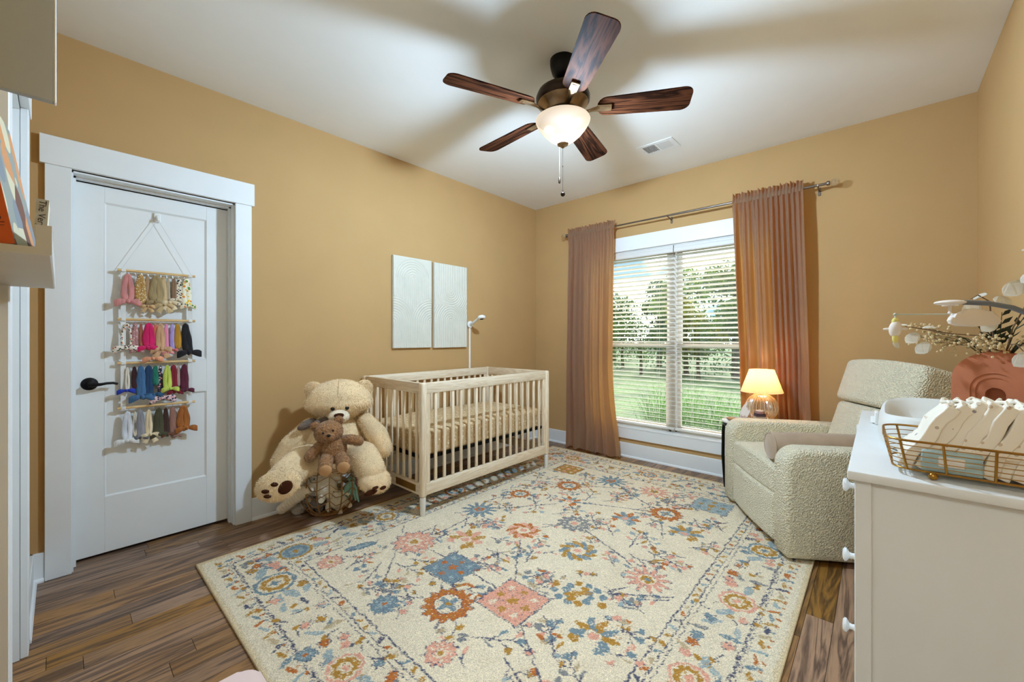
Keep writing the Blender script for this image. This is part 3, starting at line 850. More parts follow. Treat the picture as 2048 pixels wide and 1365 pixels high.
# ================================================================== rug
def make_rug():
    U, V = 2.385, 3.125
    st = 0.0042
    nu, nv = int(U/st), int(V/st)
    u = (np.arange(nu+1)/nu)*U; v = (np.arange(nv+1)/nv)*V
    uu, vv = np.meshgrid(u, v, indexing='ij')
    rs = np.random.RandomState(4)
    # woven wobble of every outline
    def smooth(n, k):
        a = rs.randn(nu+1, nv+1)
        for _ in range(n):
            a = (a + np.roll(a,1,0) + np.roll(a,-1,0) + np.roll(a,1,1) + np.roll(a,-1,1))/5
        return a/a.std()*k
    x = uu + smooth(5, .0028); y = vv + smooth(5, .0028)
    S = lambda *c: np.array(lin(*c)[:3])
    CR, CR2 = S(232,216,186), S(214,196,164)
    BL, LB, SL, RU, GO, PK, TN, GR = S(124,142,148), S(162,174,172), S(92,92,108), S(190,112,56), S(184,136,62), S(226,164,138), S(196,172,134), S(140,138,134)
    img = np.zeros((nu+1, nv+1, 3)); img[:] = CR
    w = smooth(60, .5)[..., None]
    img = img*(1-.35*np.clip(w,0,1)) + CR2*.35*np.clip(w,0,1)
    d_e = np.minimum.reduce([x, U-x, y, V-y])            # distance from the edge
    def put(mask, col, p=0.93):
        k = mask & (rs.rand(*mask.shape) < p)
        img[k] = col
    def win(cx, cy, r):
        i0, i1 = max(0,int((cx-r)/U*nu)), min(nu,int((cx+r)/U*nu)+1)
        j0, j1 = max(0,int((cy-r)/V*nv)), min(nv,int((cy+r)/V*nv)+1)
        return slice(i0,i1), slice(j0,j1)
    def sput(sl, mask, col, p=0.92):
        sub = img[sl]; k = mask & (rs.rand(*mask.shape) < p); sub[k] = col
    def line(x0,y0,x1,y1,wd,col,p=.85):
        r = max(abs(x1-x0),abs(y1-y0))/2+wd*2; sl = win((x0+x1)/2,(y0+y1)/2,r)
        X, Y = x[sl], y[sl]; dx, dy = x1-x0, y1-y0; L2 = dx*dx+dy*dy+1e-12
        t = np.clip(((X-x0)*dx+(Y-y0)*dy)/L2,0,1)
        sput(sl, np.hypot(X-x0-t*dx, Y-y0-t*dy) < wd/2, col, p)
    def blob(cx,cy,r,col,pet=0,amp=.25,rot=0,p=.92):
        sl = win(cx,cy,r*1.5); X, Y = x[sl]-cx, y[sl]-cy
        rr = np.hypot(X,Y); th = np.arctan2(Y,X)
        lim = r*(1+amp*np.cos(pet*th+rot)) if pet else r
        sput(sl, rr < lim, col, p)
    def leaf(cx,cy,L,W,a,col,p=.9):
        sl = win(cx,cy,L); X, Y = x[sl]-cx, y[sl]-cy
        s = X*math.cos(a)+Y*math.sin(a); t = -X*math.sin(a)+Y*math.cos(a)
        sput(sl, (np.abs(s)<L/2) & (np.abs(t) < W/2*np.sqrt(np.clip(1-(2*s/L)**2,0,1))), col, p)
    # ---- border bands
    put((d_e > .385) & (d_e < .393), SL, .8)
    put((d_e > .345) & (d_e < .352), SL, .6); put((d_e > .325) & (d_e < .331), SL, .55)
    put((d_e > .118) & (d_e < .132), SL, .6); put((d_e > .108) & (d_e < .113), SL, .4)
    def along(off, step, fn):
        k = 0
        n = int((V-2*off)/step); 
        for i in range(n+1):
            t = off+(V-2*off)*i/n
            for xx in (off, U-off): fn(xx, t, k, 0); 
            k += 1
        n = int((U-2*off)/step)
        for i in range(1, n):
            t = off+(U-2*off)*i/n
            for yy in (off, V-off): fn(t, yy, k, 1)
            k += 1
    pal = [GO, BL, RU, LB, GO, TN, SL]
    def guard(px, py, k, o):
        c = pal[k % 7]
        leaf(px, py, .055, .02, (PI/2*o)+(.7 if k % 2 else -.7)+1.2, c, .85)
        blob(px+(.0 if o else .024), py+(.024 if o else 0), .008, RU if k % 3 else BL, p=.8)
    along(.078, .05, guard); along(.366, .055, lambda a,b,k,o: (leaf(a,b,.036,.018,.8*(-1)**k+PI/2*o,pal[(k*3)%7],.85)))
    r = random.Random(12)
    def sprig(cx, cy, a, L, dens=6, col=SL):
        ex, ey = cx+L*math.cos(a), cy+L*math.sin(a)
        line(cx,cy,ex,ey,.0075,col,.72)
        for i in range(dens):
            t = (i+1)/(dens+.5); bx, by = cx+(ex-cx)*t, cy+(ey-cy)*t
            s = 1 if i % 2 else -1
            b_ = a+s*r.uniform(.6,1.0); ll = L*r.uniform(.22,.38)
            qx, qy = bx+ll*math.cos(b_), by+ll*math.sin(b_)
            line(bx,by,qx,qy,.006,col,.65)
            c = r.choice((BL,PK,PK,RU,GO,LB,GR,TN,GR)); k = r.random()
            if k < .5:
                blob(qx,qy,r.uniform(.014,.02),SL,5,.2,r.random()*6,.5); blob(qx,qy,r.uniform(.011,.017),c,5,.2,r.random()*6)
            else: leaf(qx,qy,r.uniform(.035,.05),r.uniform(.015,.022),b_,c)
        blob(ex,ey,.017,r.choice((PK,BL,GO)),6,.2)
    # ---- vines through the field
    fx0, fx1, fy0, fy1 = .42, 1.965, .42, 2.705
    cells = [(i, j) for i in range(10) for j in range(15)]
    for (i, j) in cells:
        cx = fx0+(fx1-fx0)*(i+r.uniform(.1,.9))/10; cy = fy0+(fy1-fy0)*(j+r.uniform(.1,.9))/15
        a = r.choice((.785, 2.36, 3.93, 5.5, 0, PI/2))+r.gauss(0,.3)
        L = r.uniform(.12,.22)
        ex, ey = cx+L*math.cos(a), cy+L*math.sin(a)
        if not (fx0 < ex < fx1 and fy0 < ey < fy1):
            a += PI; ex, ey = cx+L*math.cos(a), cy+L*math.sin(a)
        if fx0 < ex < fx1 and fy0 < ey < fy1: sprig(cx,cy,a,L,r.choice((4,5,6)))
    for (a0,b0,a1,b1) in ((.42,.98,1.0,.42),(.62,.9,1.42,.9),(1.42,.9,1.95,.55),(.5,1.5,1.22,.7),(1.02,1.43,1.42,.9),(1.42,.9,1.8,1.45),(1.02,1.43,1.4,2.0),(1.2,1.72,1.8,1.45),(.6,1.46,1.0,2.0),(1.0,2.0,1.58,2.25),(.8,2.25,1.36,2.58),(1.4,2.0,1.77,2.6),(.45,2.1,.8,2.25),(1.58,1.13,1.95,1.4),(.64,.9,.6,1.46),(1.0,2.57,1.58,2.25)):
        mx, my = (a0+a1)/2+r.gauss(0,.05), (b0+b1)/2+r.gauss(0,.05); px, py = a0, b0
        for i in range(1, 13):
            t = i/12; qx = (1-t)**2*a0+2*t*(1-t)*mx+t*t*a1; qy = (1-t)**2*b0+2*t*(1-t)*my+t*t*b1
            line(px,py,qx,qy,.009,SL,.75); px, py = qx, qy
    # ---- border fill
    spots = []
    for q_ in range(58):
        for b_ in (.185, .275):
            t = .15+(V-.3)*(q_+r.random())/58; spots += [(b_+r.uniform(-.03,.03), t), (U-b_+r.uniform(-.03,.03), t+.03)]
    for q_ in range(44):
        for b_ in (.185, .275):
            t = .15+(U-.3)*(q_+r.random())/44; spots += [(t, b_+r.uniform(-.03,.03)), (t+.03, V-b_+r.uniform(-.03,.03))]
    for (cx, cy) in spots:
        q = r.random()
        if q < .35: leaf(cx,cy,r.uniform(.05,.09),r.uniform(.02,.032),r.uniform(0,6),r.choice((BL,LB,GR,TN,SL)),.85)
        elif q < .7: blob(cx,cy,.026,SL,6,.2,0,.4); blob(cx,cy,r.uniform(.016,.024),r.choice((PK,RU,GO,BL)),6,.22,r.random()*6)
        else:
            a = r.uniform(0,6); line(cx,cy,cx+.06*math.cos(a),cy+.06*math.sin(a),.008,SL,.7); blob(cx+.06*math.cos(a),cy+.06*math.sin(a),.014,GO)
    CM = dict(pink=(PK,GO,CR), blue=(BL,RU,LB), rust=(RU,BL,CR), gold=(GO,PK,CR), goldpink=(GO,PK,CR), rustpink=(RU,PK,CR), bluegold=(BL,GO,CR), goldblue=(GO,BL,LB),
              greygold=(GR,GO,CR), greypink=(GR,PK,CR), bluerust=(BL,RU,LB), lightblue=(LB,GO,BL), pinkgold=(PK,GO,CR))
    MO = [('rosette','pink',0.49,0.48,.066),('rosette','pink',0.64,0.90,.12),('leaf','blue',0.46,0.67,.09),('palm','goldpink',0.84,1.13,.12),('star','blue',0.60,1.46,.115),('rosette','blue',1.01,0.49,.067),
          ('ring','rust',1.22,0.68,.115),('rosette','pink',1.42,0.48,.064),('diamond','pink',1.42,0.89,.124),('diamond','blue',1.01,0.88,.112),('pinwheel','rustpink',1.02,1.43,.118),
          ('medal','bluegold',.48,.22,.092),('medal','goldblue',.24,.40,.085),('medal','greygold',.22,.97,.086),('medal','rust',.21,1.57,.085),('medal','pink',1.22,.21,.066),('rosette','blue',1.05,.14,.037),
          ('ring','rust',.80,2.25,.103),('palm','rust',.98,2.0,.091),('star','blue',1.0,2.57,.12),('star','pink',1.36,2.58,.112),('ring','rust',1.58,2.25,.105),('palm','bluerust',1.41,2.01,.105),
          ('rosette','greypink',1.20,1.72,.103),('pinwheel','bluegold',1.40,1.45,.118),('star','pink',1.80,1.45,.105),('scroll','bluegold',1.61,1.13,.116),('palm','bluegold',1.80,.95,.11),
          ('diamond','lightblue',1.77,2.59,.12),('palm','goldblue',1.77,2.06,.11),('medal','bluegold',2.17,2.14,.083),('medal','pinkgold',2.17,1.56,.076),('medal','pinkgold',2.15,.99,.07),
          ('medal','rust',1.17,2.92,.069),('diamond','gold',.57,2.59,.11),('medal','pink',.41,2.90,.085),('medal','goldblue',.21,2.2,.08),('medal','pink',.21,2.72,.08),('medal','rust',2.17,2.72,.08),('medal','goldblue',1.9,2.92,.07),
          ('medal','goldblue',1.95,.21,.07),('medal','bluegold',2.17,.42,.08),('rosette','blue',1.75,.52,.06),('ring','rust',.62,1.86,.08)]
    for kind, cn, cx, cy, R in MO:
        A, B, C_ = CM[cn]
        if kind != 'diamond': blob(cx,cy,R*1.12,np.array(CR),10,.12,0,.9)
        if kind == 'rosette':
            blob(cx,cy,R*1.0,SL,11,.12,0,.55); blob(cx,cy,R*.9,A,11,.12); 
            for i in range(11):
                a = 2*PI*i/11; blob(cx+R*.62*math.cos(a),cy+R*.62*math.sin(a),R*.1,C_,p=.6)
            blob(cx,cy,R*.38,C_,6,.15,0,.8); blob(cx,cy,R*.2,B,p=.9)
        elif kind == 'ring':
            blob(cx,cy,R,SL,14,.1,0,.5); blob(cx,cy,R*.94,A,14,.1); 
            for i in range(14):
                a = 2*PI*i/14; blob(cx+R*.78*math.cos(a),cy+R*.78*math.sin(a),R*.07,GO,p=.6)
            blob(cx,cy,R*.58,SL,0,0,0,.5); blob(cx,cy,R*.54,C_,0); blob(cx,cy,R*.33,B,4,.45,.5); blob(cx,cy,R*.1,GO)
        elif kind == 'star':
            blob(cx,cy,R*.85,SL,12,.34,0,.55); blob(cx,cy,R*.78,A,12,.34); blob(cx,cy,R*.42,C_,0); blob(cx,cy,R*.3,B,5,.2); blob(cx,cy,R*.12,BL)
        elif kind == 'diamond':
            sl = win(cx,cy,R*1.2); X, Y = np.abs(x[sl]-cx), np.abs(y[sl]-cy)
            dd = np.maximum(X*.98, Y*1.02)
            sput(sl, dd < R, SL, .6); sput(sl, dd < R*.93, A, .93)
            for (ox,oy) in ((0,0),(.55,.55),(-.55,.55),(.55,-.55),(-.55,-.55),(0,.6),(.6,0),(-.6,0),(0,-.6)):
                blob(cx+ox*R,cy+oy*R,R*(.2 if ox==0 and oy==0 else .13),B if (ox*oy)==0 else C_,5,.25)
        elif kind == 'pinwheel':
            for i in range(12):
                a = 2*PI*i/12; leaf(cx+R*.6*math.cos(a),cy+R*.6*math.sin(a),R*.75,R*.3,a+.75,A if i % 2 else B)
            blob(cx,cy,R*.3,C_); blob(cx,cy,R*.18,PK,5,.2)
        elif kind == 'medal':
            blob(cx,cy,R*1.0,A,0); blob(cx,cy,R*.82,C_,0); blob(cx,cy,R*.72,B,10,.08); blob(cx,cy,R*.42,C_,6,.1,0,.85); blob(cx,cy,R*.2,A,4,.3)
            for s_ in (-1, 1):
                if cx < .36 or cx > U-.36: leaf(cx+.02*s_,cy+s_*R*1.5,R*1.1,R*.5,1.2+s_*.4,LB,.85); blob(cx-s_*.05,cy+s_*R*1.6,.02,PK,5,.2)
                else: leaf(cx+s_*R*1.5,cy+.02*s_,R*1.1,R*.5,.4*s_,LB,.85); blob(cx+s_*R*1.6,cy-s_*.05,.02,PK,5,.2)
        elif kind == 'palm':
            for i in range(7):
                a = -PI*.15+PI*1.3*i/6; leaf(cx+R*.45*math.cos(a),cy+R*.45*math.sin(a),R*1.0,R*.34,a,A if i % 2 == 0 else B)
            blob(cx,cy-R*.1,R*.32,C_); blob(cx,cy-R*.1,R*.2,PK); blob(cx+R*.5,cy-R*.6,R*.2,A,5,.2); blob(cx-R*.5,cy-R*.6,R*.2,B,5,.2)
        elif kind == 'scroll':
            for s_ in (-1, 1):
                for i in range(9):
                    a = i/8*PI*1.4; q = R*(.95-.45*i/8)
                    blob(cx+s_*R*.1+s_*q*math.cos(a),cy+q*math.sin(a)*s_*.9,R*.17,A if i % 4 else B)
            leaf(cx,cy,R*1.2,R*.28,.8,B)
        elif kind == 'leaf':
            leaf(cx,cy,R*2,R*.75,1.3,SL,.5); leaf(cx,cy,R*1.9,R*.62,1.3,A); leaf(cx,cy,R*1.2,R*.2,1.3,C_)
    edge = d_e < .018
    img[edge] = S(222,200,162)
    # yarn-to-yarn shade differences
    img = np.clip(img*(1+.07*rs.randn(nu+1,nv+1))[...,None], 0, 1)
    z = .0085 + .0011*rs.randn(nu+1,nv+1); z[d_e < .018] = .0078
    z[0,:] = z[-1,:] = z[:,0] = z[:,-1] = .0008
    z[d_e > .0199] += .0012
    co = np.stack([uu+.408, vv+.475, z], -1).reshape(-1,3)
    n2 = nv+1
    ii, jj = np.meshgrid(np.arange(nu), np.arange(nv), indexing='ij')
    a = (ii*n2+jj).ravel(); fs = np.stack([a, a+n2, a+n2+1, a+1], -1)
    me = bpy.data.meshes.new('rug')
    me.vertices.add(len(co)); me.vertices.foreach_set('co', co.ravel())
    me.loops.add(fs.size); me.loops.foreach_set('vertex_index', fs.ravel().astype(np.int32))
    me.polygons.add(len(fs)); me.polygons.foreach_set('loop_start', (np.arange(len(fs))*4).astype(np.int32))
    me.update(calc_edges=True)
    ca = me.color_attributes.new('weave', 'FLOAT_COLOR', 'POINT')
    rgba = np.ones((len(co),4), np.float32); rgba[:,:3] = img.reshape(-1,3)
    ca.data.foreach_set('color', rgba.ravel())
    me.polygons.foreach_set('use_smooth', np.ones(len(fs), bool))
    m, N, L, out = newmat('woven_floral_rug')
    b = N.new('ShaderNodeBsdfPrincipled'); b.inputs['Roughness'].default_value = .95; b.inputs['Specular IOR Level'].default_value = .1
    at = N.new('ShaderNodeAttribute'); at.attribute_name = 'weave'
    tc = N.new('ShaderNodeTexCoord'); no = N.new('ShaderNodeTexNoise'); no.inputs['Scale'].default_value = 330; no.inputs['Detail'].default_value = 2
    L.new(tc.outputs['Object'], no.inputs['Vector'])
    mr = N.new('ShaderNodeMapRange'); mr.inputs['To Min'].default_value = .62; mr.inputs['To Max'].default_value = 1.3
    mr.inputs['From Min'].default_value = .3; mr.inputs['From Max'].default_value = .7
    L.new(no.outputs['Fac'], mr.inputs['Value'])
    mx = N.new('ShaderNodeMix'); mx.data_type = 'RGBA'; mx.blend_type = 'MULTIPLY'; mx.inputs['Factor'].default_value = 1
    L.new(at.outputs['Color'], mx.inputs['A']); L.new(mr.outputs['Result'], mx.inputs['B']); L.new(mx.outputs['Result'], b.inputs['Base Color'])
    bu = N.new('ShaderNodeBump'); bu.inputs['Strength'].default_value = .5; bu.inputs['Distance'].default_value = .003
    L.new(no.outputs['Fac'], bu.inputs['Height']); L.new(bu.outputs['Normal'], b.inputs['Normal']); L.new(b.outputs['BSDF'], out.inputs['Surface'])
    me.materials.append(m)
    rug = thing('area_rug', 'large cream oriental rug with blue, rust and pink flowers on the floor', 'rug')
    pl_ = link('pile', me, rug)
    e = MB(); t = .006
    x0, x1, y0, y1 = .408, .408+U, .475, .475+V
    e.tube([(x0,y0,t),(x1,y0,t),(x1,y1,t),(x0,y1,t)], .0058, 8, closed=True)
    e.build('bound_edge', mat('rug_binding', lin(222,196,152), .9, var=.08, vscale=90, bump=.3, bscale=500), rug)
make_rug()

# ================================================================== crib
M_ASH = wood_mat('washed_ash_wood', lin(220,196,162), lin(240,224,196), 0.5, 'z', 1.6, rnd=0.04, contrast=(.2,.8), bump=.08)
M_ASH_Y = wood_mat('washed_ash_wood_long', lin(220,198,166), lin(240,226,200), 0.5, 'y', 1.6, rnd=0.04, contrast=(.2,.8), bump=.08)
M_ASH_X = wood_mat('washed_ash_wood_cross', lin(212,186,152), lin(234,214,184), 0.5, 'x', 1.6, rnd=0.04, contrast=(.2,.8), bump=.08)
M_WHITE = mat('white_lacquer', lin(236,234,228), .35, var=.01)
M_BRASS = mat('brass_plate', lin(176,136,70), .35, metal=.85, var=.1)
CX0, CX1, CY0, CY1 = 0.042, 0.80, 1.613, 2.962
crib = thing('baby_crib', 'pale ash wood baby crib with slatted sides and white feet beside the wall', 'crib')
pr_ = .0215
for (px, py) in ((CX0,CY0),(CX1,CY0),(CX1,CY1),(CX0,CY1)):
    m = MB(); m.rbox(px-pr_, px+pr_, py-pr_, py+pr_, .134, .894, .012, 3); m.build('post', M_ASH, crib)
    m = MB(); m.lathe([(0,0.0095),(.016,.0095),(.0175,.012),(.0205,.134),(0,.134)], 20, T(px,py,0)); m.build('foot', M_WHITE, crib)
def long_side(xc):
    m = MB(); m.rbox(xc-.013, xc+.013, CY0+pr_, CY1-pr_, .820, .892, .004, 2); m.build('top_rail', M_ASH_Y, crib)
    m = MB(); m.rbox(xc-.013, xc+.013, CY0+pr_, CY1-pr_, .142, .222, .004, 2); m.build('bottom_rail', M_ASH_Y, crib)
    for yy in (CY0+pr_+.0165, CY1-pr_-.0165):
        m = MB(); m.rbox(xc-.011, xc+.011, yy-.016, yy+.016, .222, .820, .003, 1); m.build('stile', M_ASH, crib)
    s = MB(); s.rbox(-.007,.007,-.0115,.0115,.2215,.8205,.004,2); me = s.mesh('slat', M_ASH)
    for i in range(16):
        link('slat', me, crib, (xc, CY0+.105+i*(CY1-CY0-.21)/15, 0))
long_side(CX1); long_side(CX0)
def short_side(yc, plate):
    m = MB(); m.rbox(CX0+pr_, CX1-pr_, yc-.013, yc+.013, .820, .892, .004, 2); m.build('top_rail', M_ASH_X, crib)
    m = MB(); m.rbox(CX0+pr_, CX1-pr_, yc-.013, yc+.013, .142, .222, .004, 2); br_ = m.build('bottom_rail', M_ASH_X, crib)
    if plate:
        q = MB(); q.rbox(CX1-.30, CX1-.06, yc-.0165, yc-.0125, .158, .206, .002, 1); o = q.build('name_plate', M_BRASS, br_); o['label'] = 'gold warning plate on the crib end'
    s = MB(); s.rbox(-.0115,.0115,-.007,.007,.2215,.8205,.004,2); me = s.mesh('slat', M_ASH)
    for i in range(9):
        link('slat', me, crib, (CX0+.068+i*(CX1-CX0-.136)/8, yc, 0))
short_side(CY0, True); short_side(CY1, False)
m = MB()
m.box(CX0+.02, CX1-.02, CY0+.022, CY0+.04, .37, .392); m.box(CX0+.02, CX1-.02, CY1-.04, CY1-.022, .37, .392)
m.box(CX0+.02, CX0+.036, CY0+.04, CY1-.04, .37, .392); m.box(CX1-.036, CX1-.02, CY0+.04, CY1-.04, .37, .392)
for i in range(9):
    yy = CY0+.12+i*.138; m.box(CX0+.036, CX1-.036, yy, yy+.012, .376, .386)
m.build('spring_frame', M_BLACK, crib, smooth=False)
M_SHEET = print_mat('tan_leaf_print_sheet', lin(198,166,120), [lin(226,208,174), lin(232,216,186), lin(212,186,146), lin(222,200,160)], 46, .9, .36)
def puff(p):
    return p
mt = thing('crib_mattress', 'crib mattress under a tan leaf print fitted sheet inside the crib', 'mattress')
m = MB(); mr_ = random.Random(2)
def msoft(p):
    k = .006*mnoise.noise(Vector((p.x*9, p.y*9, p.z*12)))
    return (p.x+k, p.y+k, p.z + .008*mnoise.noise(Vector((p.x*6,p.y*5,3))) - .006*(((p.x-.42)/.36)**4+((p.y-2.29)/.65)**6) if p.z > .5 else p.z)
m.rbox(CX0+.026, CX1-.026, CY0+.03, CY1-.03, .3925, .556, .035, 4, sub=9, fn=msoft)
m.build('fitted_sheet', M_SHEET, mt)

# ================================================================== wall art and baby monitor
M_PLASTER = mat('pale_plaster_relief', lin(214,210,194), .75, var=.02, vscale=12, bump=.1, bscale=180)
def art(label, y0, y1, z0, z1, kind):
    a = thing('wall_art_panel', label, 'wall art', (0, (y0+y1)/2, (z0+z1)/2), group='textured arch panels above the crib')
    W, H = y1-y0, z1-z0
    m = MB(); m.rbox(.004, .024, -W/2, W/2, -H/2, H/2, .002, 1); m.build('board', M_PLASTER, a, smooth=False)
    n_, k_ = 130, 260
    ys = np.linspace(-W/2+.002, W/2-.002, n_); zs = np.linspace(-H/2+.002, H/2-.002, k_)
    Yg, Zg = np.meshgrid(ys, zs, indexing='ij')
    p = .0215     # rib pitch
    def arch(cy, cz, up=1):
        d = np.where((Zg-cz)*up > 0, np.hypot(Yg-cy, Zg-cz), np.abs(Yg-cy)); return d
    if kind == 0:
        dA = arch(.0, .20); dL = arch(-W/2, -.17); dR = arch(W/2, -.17)
        rA, rL = .175, .215
        rib = lambda d: .006*np.sqrt(np.clip(np.abs(np.sin(PI*d/p)), 0, 1))
        h = np.where(dA < rA, rib(dA), .0058)
        h = np.where((dL < rL) & (Zg < .2), rib(dL), h)
        m2 = (dR < rL) & (Zg < .2) & (dR < dL); h = np.where(m2, rib(dR), h)
    else:
        dT = np.where(Zg > .14, np.abs(Yg), np.hypot(Yg, Zg-.14)); dB = np.where(Zg < -.14, np.abs(Yg), np.hypot(Yg, Zg+.14))
        rib = lambda d: .006*np.sqrt(np.clip(np.abs(np.sin(PI*d/p)), 0, 1))
        h = np.where(Zg > 0, rib(dT), rib(dB))
    rows = [[(.0242+h[i,j], ys[i], zs[j]) for j in range(k_)] for i in range(n_)]
    q = MB(); q.strip(rows); q.build('arch_relief', M_PLASTER, a)
art('pale relief panel of overlapping arches, left of the pair above the crib', 1.868, 2.262, 1.104, 1.892, 0)
art('pale relief panel of mirrored arches, right of the pair above the crib', 2.290, 2.690, 1.100, 1.886, 1)
mon = thing('baby_monitor', 'white wall mounted baby monitor camera on a short arm beside the art', 'baby monitor', (0, 2.745, 0))
m = MB(); m.lathe([(0,.0),(.034,.0),(.036,.004),(.036,.016),(.03,.022),(0,.022)], 28, T(.001,0,1.325) @ Rm(0,PI/2,0)); m.build('wall_plate', M_WHITE, mon)
m = MB(); m.tube([(.02,0,1.325),(.06,-.01,1.335),(.13,-.02,1.365),(.19,-.03,1.385)], [.014,.013,.013,.013], 12); m.build('arm', M_WHITE, mon)
m = MB(); m.lathe([(0,.016),(.03,.016),(.038,.008),(.038,-.008),(.03,-.016),(0,-.018)], 28, T(.215,-.035,1.388) @ Rm(0,-.3,-.3)); hd = m.build('camera_head', M_WHITE, mon)
m = MB(); m.lathe([(0,-.0195),(.016,-.0195),(.019,-.0175),(.019,-.014),(0,-.014)], 20, T(.215,-.035,1.388) @ Rm(0,-.3,-.3)); m.build('lens', M_BLACK, hd)
m = MB(); m.rbox(.0005,.012,-.009,.009,.146,1.292,.003,2); m.build('cord_cover', M_WHITE, mon)
# ================================================================== recliner
M_BOUCLE = mat('cream_boucle', lin(240,228,194), .95, var=.018, vscale=30, bump=1.0, bscale=125, bdist=.010, sheen=.3, bkind='voronoi')
M_TAUPE = mat('taupe_velvet', lin(176,150,122), .8, var=.05, vscale=14, sheen=.4)
ch = thing('recliner_chair', 'cream boucle recliner armchair with footrest standing on the rug corner', 'armchair', (2.438, 2.935, 0), math.radians(-146.7)+PI/2)
# local frame: -Y faces the room (seat front), X runs along the width, front edge at y=0
hw = .452
def soft(amp, f=5.0):
    def fn(p):
        n = mnoise.noise_vector(Vector((p.x*f, p.y*f, p.z*f)))
        return (p.x+amp*n.x, p.y+amp*n.y, p.z+amp*n.z)
    return fn
def arm(s):
    m = MB()
    # side outline (y,z) with a big front-top radius, slightly thicker at the top
    out = [(.02,.022),(.0,.042)]
    out += [(.0,.50)]
    for i in range(9):
        t = PI - PI/2*i/8; out.append((.10+.10*math.cos(t), .505+.10*math.sin(t)))
    out += [(.30,.604),(.55,.60),(.72,.594),(.80,.57),(.83,.50),(.84,.20),(.83,.04),(.80,.022)]
    bm = bmesh.new()
    w_ = .150
    x0 = s*hw; x1 = s*(hw-w_)
    a = [bm.verts.new((x0, y, z)) for y, z in out]; b = [bm.verts.new((x1, y, z)) for y, z in out]
    n = len(out)
    bm.faces.new(a); bm.faces.new(b[::-1])
    for i in range(n):
        j = (i+1) % n; bm.faces.new((a[j], a[i], b[i], b[j]))
    bmesh.ops.recalc_face_normals(bm, faces=bm.faces[:])
    es = [e for e in bm.edges if abs(e.verts[0].co.x-e.verts[1].co.x) < 1e-6]
    bmesh.ops.bevel(bm, geom=es, offset=.034, segments=4, profile=.5, affect='EDGES')
    bm.verts.index_update()
    m.add([v.co[:] for v in bm.verts], [[v.index for v in f.verts] for f in bm.faces]); bm.free()
    m.build('armrest', M_BOUCLE, ch, angle=1.2)
arm(1); arm(-1)
def seat_fn(p):
    k = max(0, 1-((p.x)/.306)**2); y, z = p.y, p.z
    if z > .42: z += .028*k
    if p.y < .08: y -= .012*k
    return (p.x, y, z)
m = MB(); m.rbox(-.306,.306,.012,.72,.31,.462,.055,5,sub=5,fn=seat_fn); m.build('seat_cushion', M_BOUCLE, ch)
m = MB(); m.rbox(-.300,.300,.008,.12,.045,.318,.03,4,sub=4,fn=lambda p:(p.x,p.y-.016*max(0,1-(p.x/.30)**2)*(1 if p.y<.05 else 0),p.z)); m.build('footrest', M_BOUCLE, ch)
m = MB(); m.rbox(-.26,.26,.14,.80,.03,.12,.01,1); m.build('base_frame', M_BLACK, ch)
for s_ in (-1,1):
    m = MB(); m.cyl((s_*.30,.16,.0105),(s_*.30,.16,.06),.018,n=12); m.build('foot', M_BLACK, ch)
    m = MB(); m.cyl((s_*.30,.74,.0105),(s_*.30,.74,.06),.018,n=12); m.build('foot', M_BLACK, ch)
tilt = T(0,.60,.40) @ Rm(math.radians(-17),0,0)
def back_fn(p):
    k = max(0,1-(p.x/.31)**2)
    return (p.x, p.y-(.03*k if p.y < .03 else 0), p.z)
m = MB(); m.rbox(-.302,.302,-.03,.16,-.04,.38,.05,4,M=tilt,sub=5,fn=back_fn); m.build('back_cushion', M_BOUCLE, ch)
m = MB(); m.rbox(-.325,.325,-.045,.165,.385,.665,.06,5,M=tilt,sub=5,fn=lambda p:(p.x,p.y-(.03*max(0,1-(p.x/.32)**2) if p.y<.03 else 0),p.z+.012*max(0,1-(p.x/.32)**2)*(1 if p.z>.6 else 0))); m.build('head_cushion', M_BOUCLE, ch)
m = MB(); m.rbox(-.295,.295,.10,.20,-.30,.60,.04,3,M=tilt); m.build('back_shell', M_BOUCLE, ch)

bo = thing('bolster_pillow', 'taupe velvet bolster pillow lying inside the near armrest of the recliner', 'pillow', (2.438, 2.935, 0), math.radians(-146.7)+PI/2)
LX = hw-.15-.078
SG = -1
bx_ = SG*-1*LX
m = MB(); m.lathe([(0,.0),(.060,.0),(.072,.006),(.077,.018),(.079,.15),(.079,.36),(.077,.49),(.072,.502),(.06,.508),(0,.508)], 32, T(bx_, .02, .568) @ Rm(-PI/2,0,0)); m.build('cover', M_TAUPE, bo)
for yy in (.026, .522):
    m = MB(); m.tube([(bx_+.0745*math.cos(2*PI*i/28), yy, .568+.0745*math.sin(2*PI*i/28)) for i in range(28)], .0035, 6, closed=True); m.build('piping', M_TAUPE, bo)

# ================================================================== side table, lamp and small things
M_MARBLE = mat('white_marble_top', lin(232,228,222), .25, var=.06, vscale=5)
tx, ty, tz = 2.292, 3.532, .555
tb = thing('side_table', 'small round white topped table with slim black legs behind the recliner', 'side table', (tx, ty, 0))
m = MB(); m.lathe([(0,tz-.016),(.16,tz-.016),(.168,tz-.012),(.168,tz-.003),(.164,tz),(0,tz)], 40); m.build('table_top', M_MARBLE, tb)
m = MB(); m.lathe([(.153,tz-.04),(.161,tz-.04),(.161,tz-.016),(.153,tz-.016),(.153,tz-.04)], 40); m.build('rim_band', M_BLACK, tb)
for k in range(3):
    a = math.radians(182+120*k)
    m = MB(); m.tube([(.155*math.cos(a),.155*math.sin(a),tz-.02),(.16*math.cos(a),.16*math.sin(a),tz-.10),(.162*math.cos(a),.162*math.sin(a),.25),(.150*math.cos(a),.150*math.sin(a),.0095)], [.011,.012,.012,.007], 8); m.build('leg', M_BLACK, tb)
M_SHADE = None
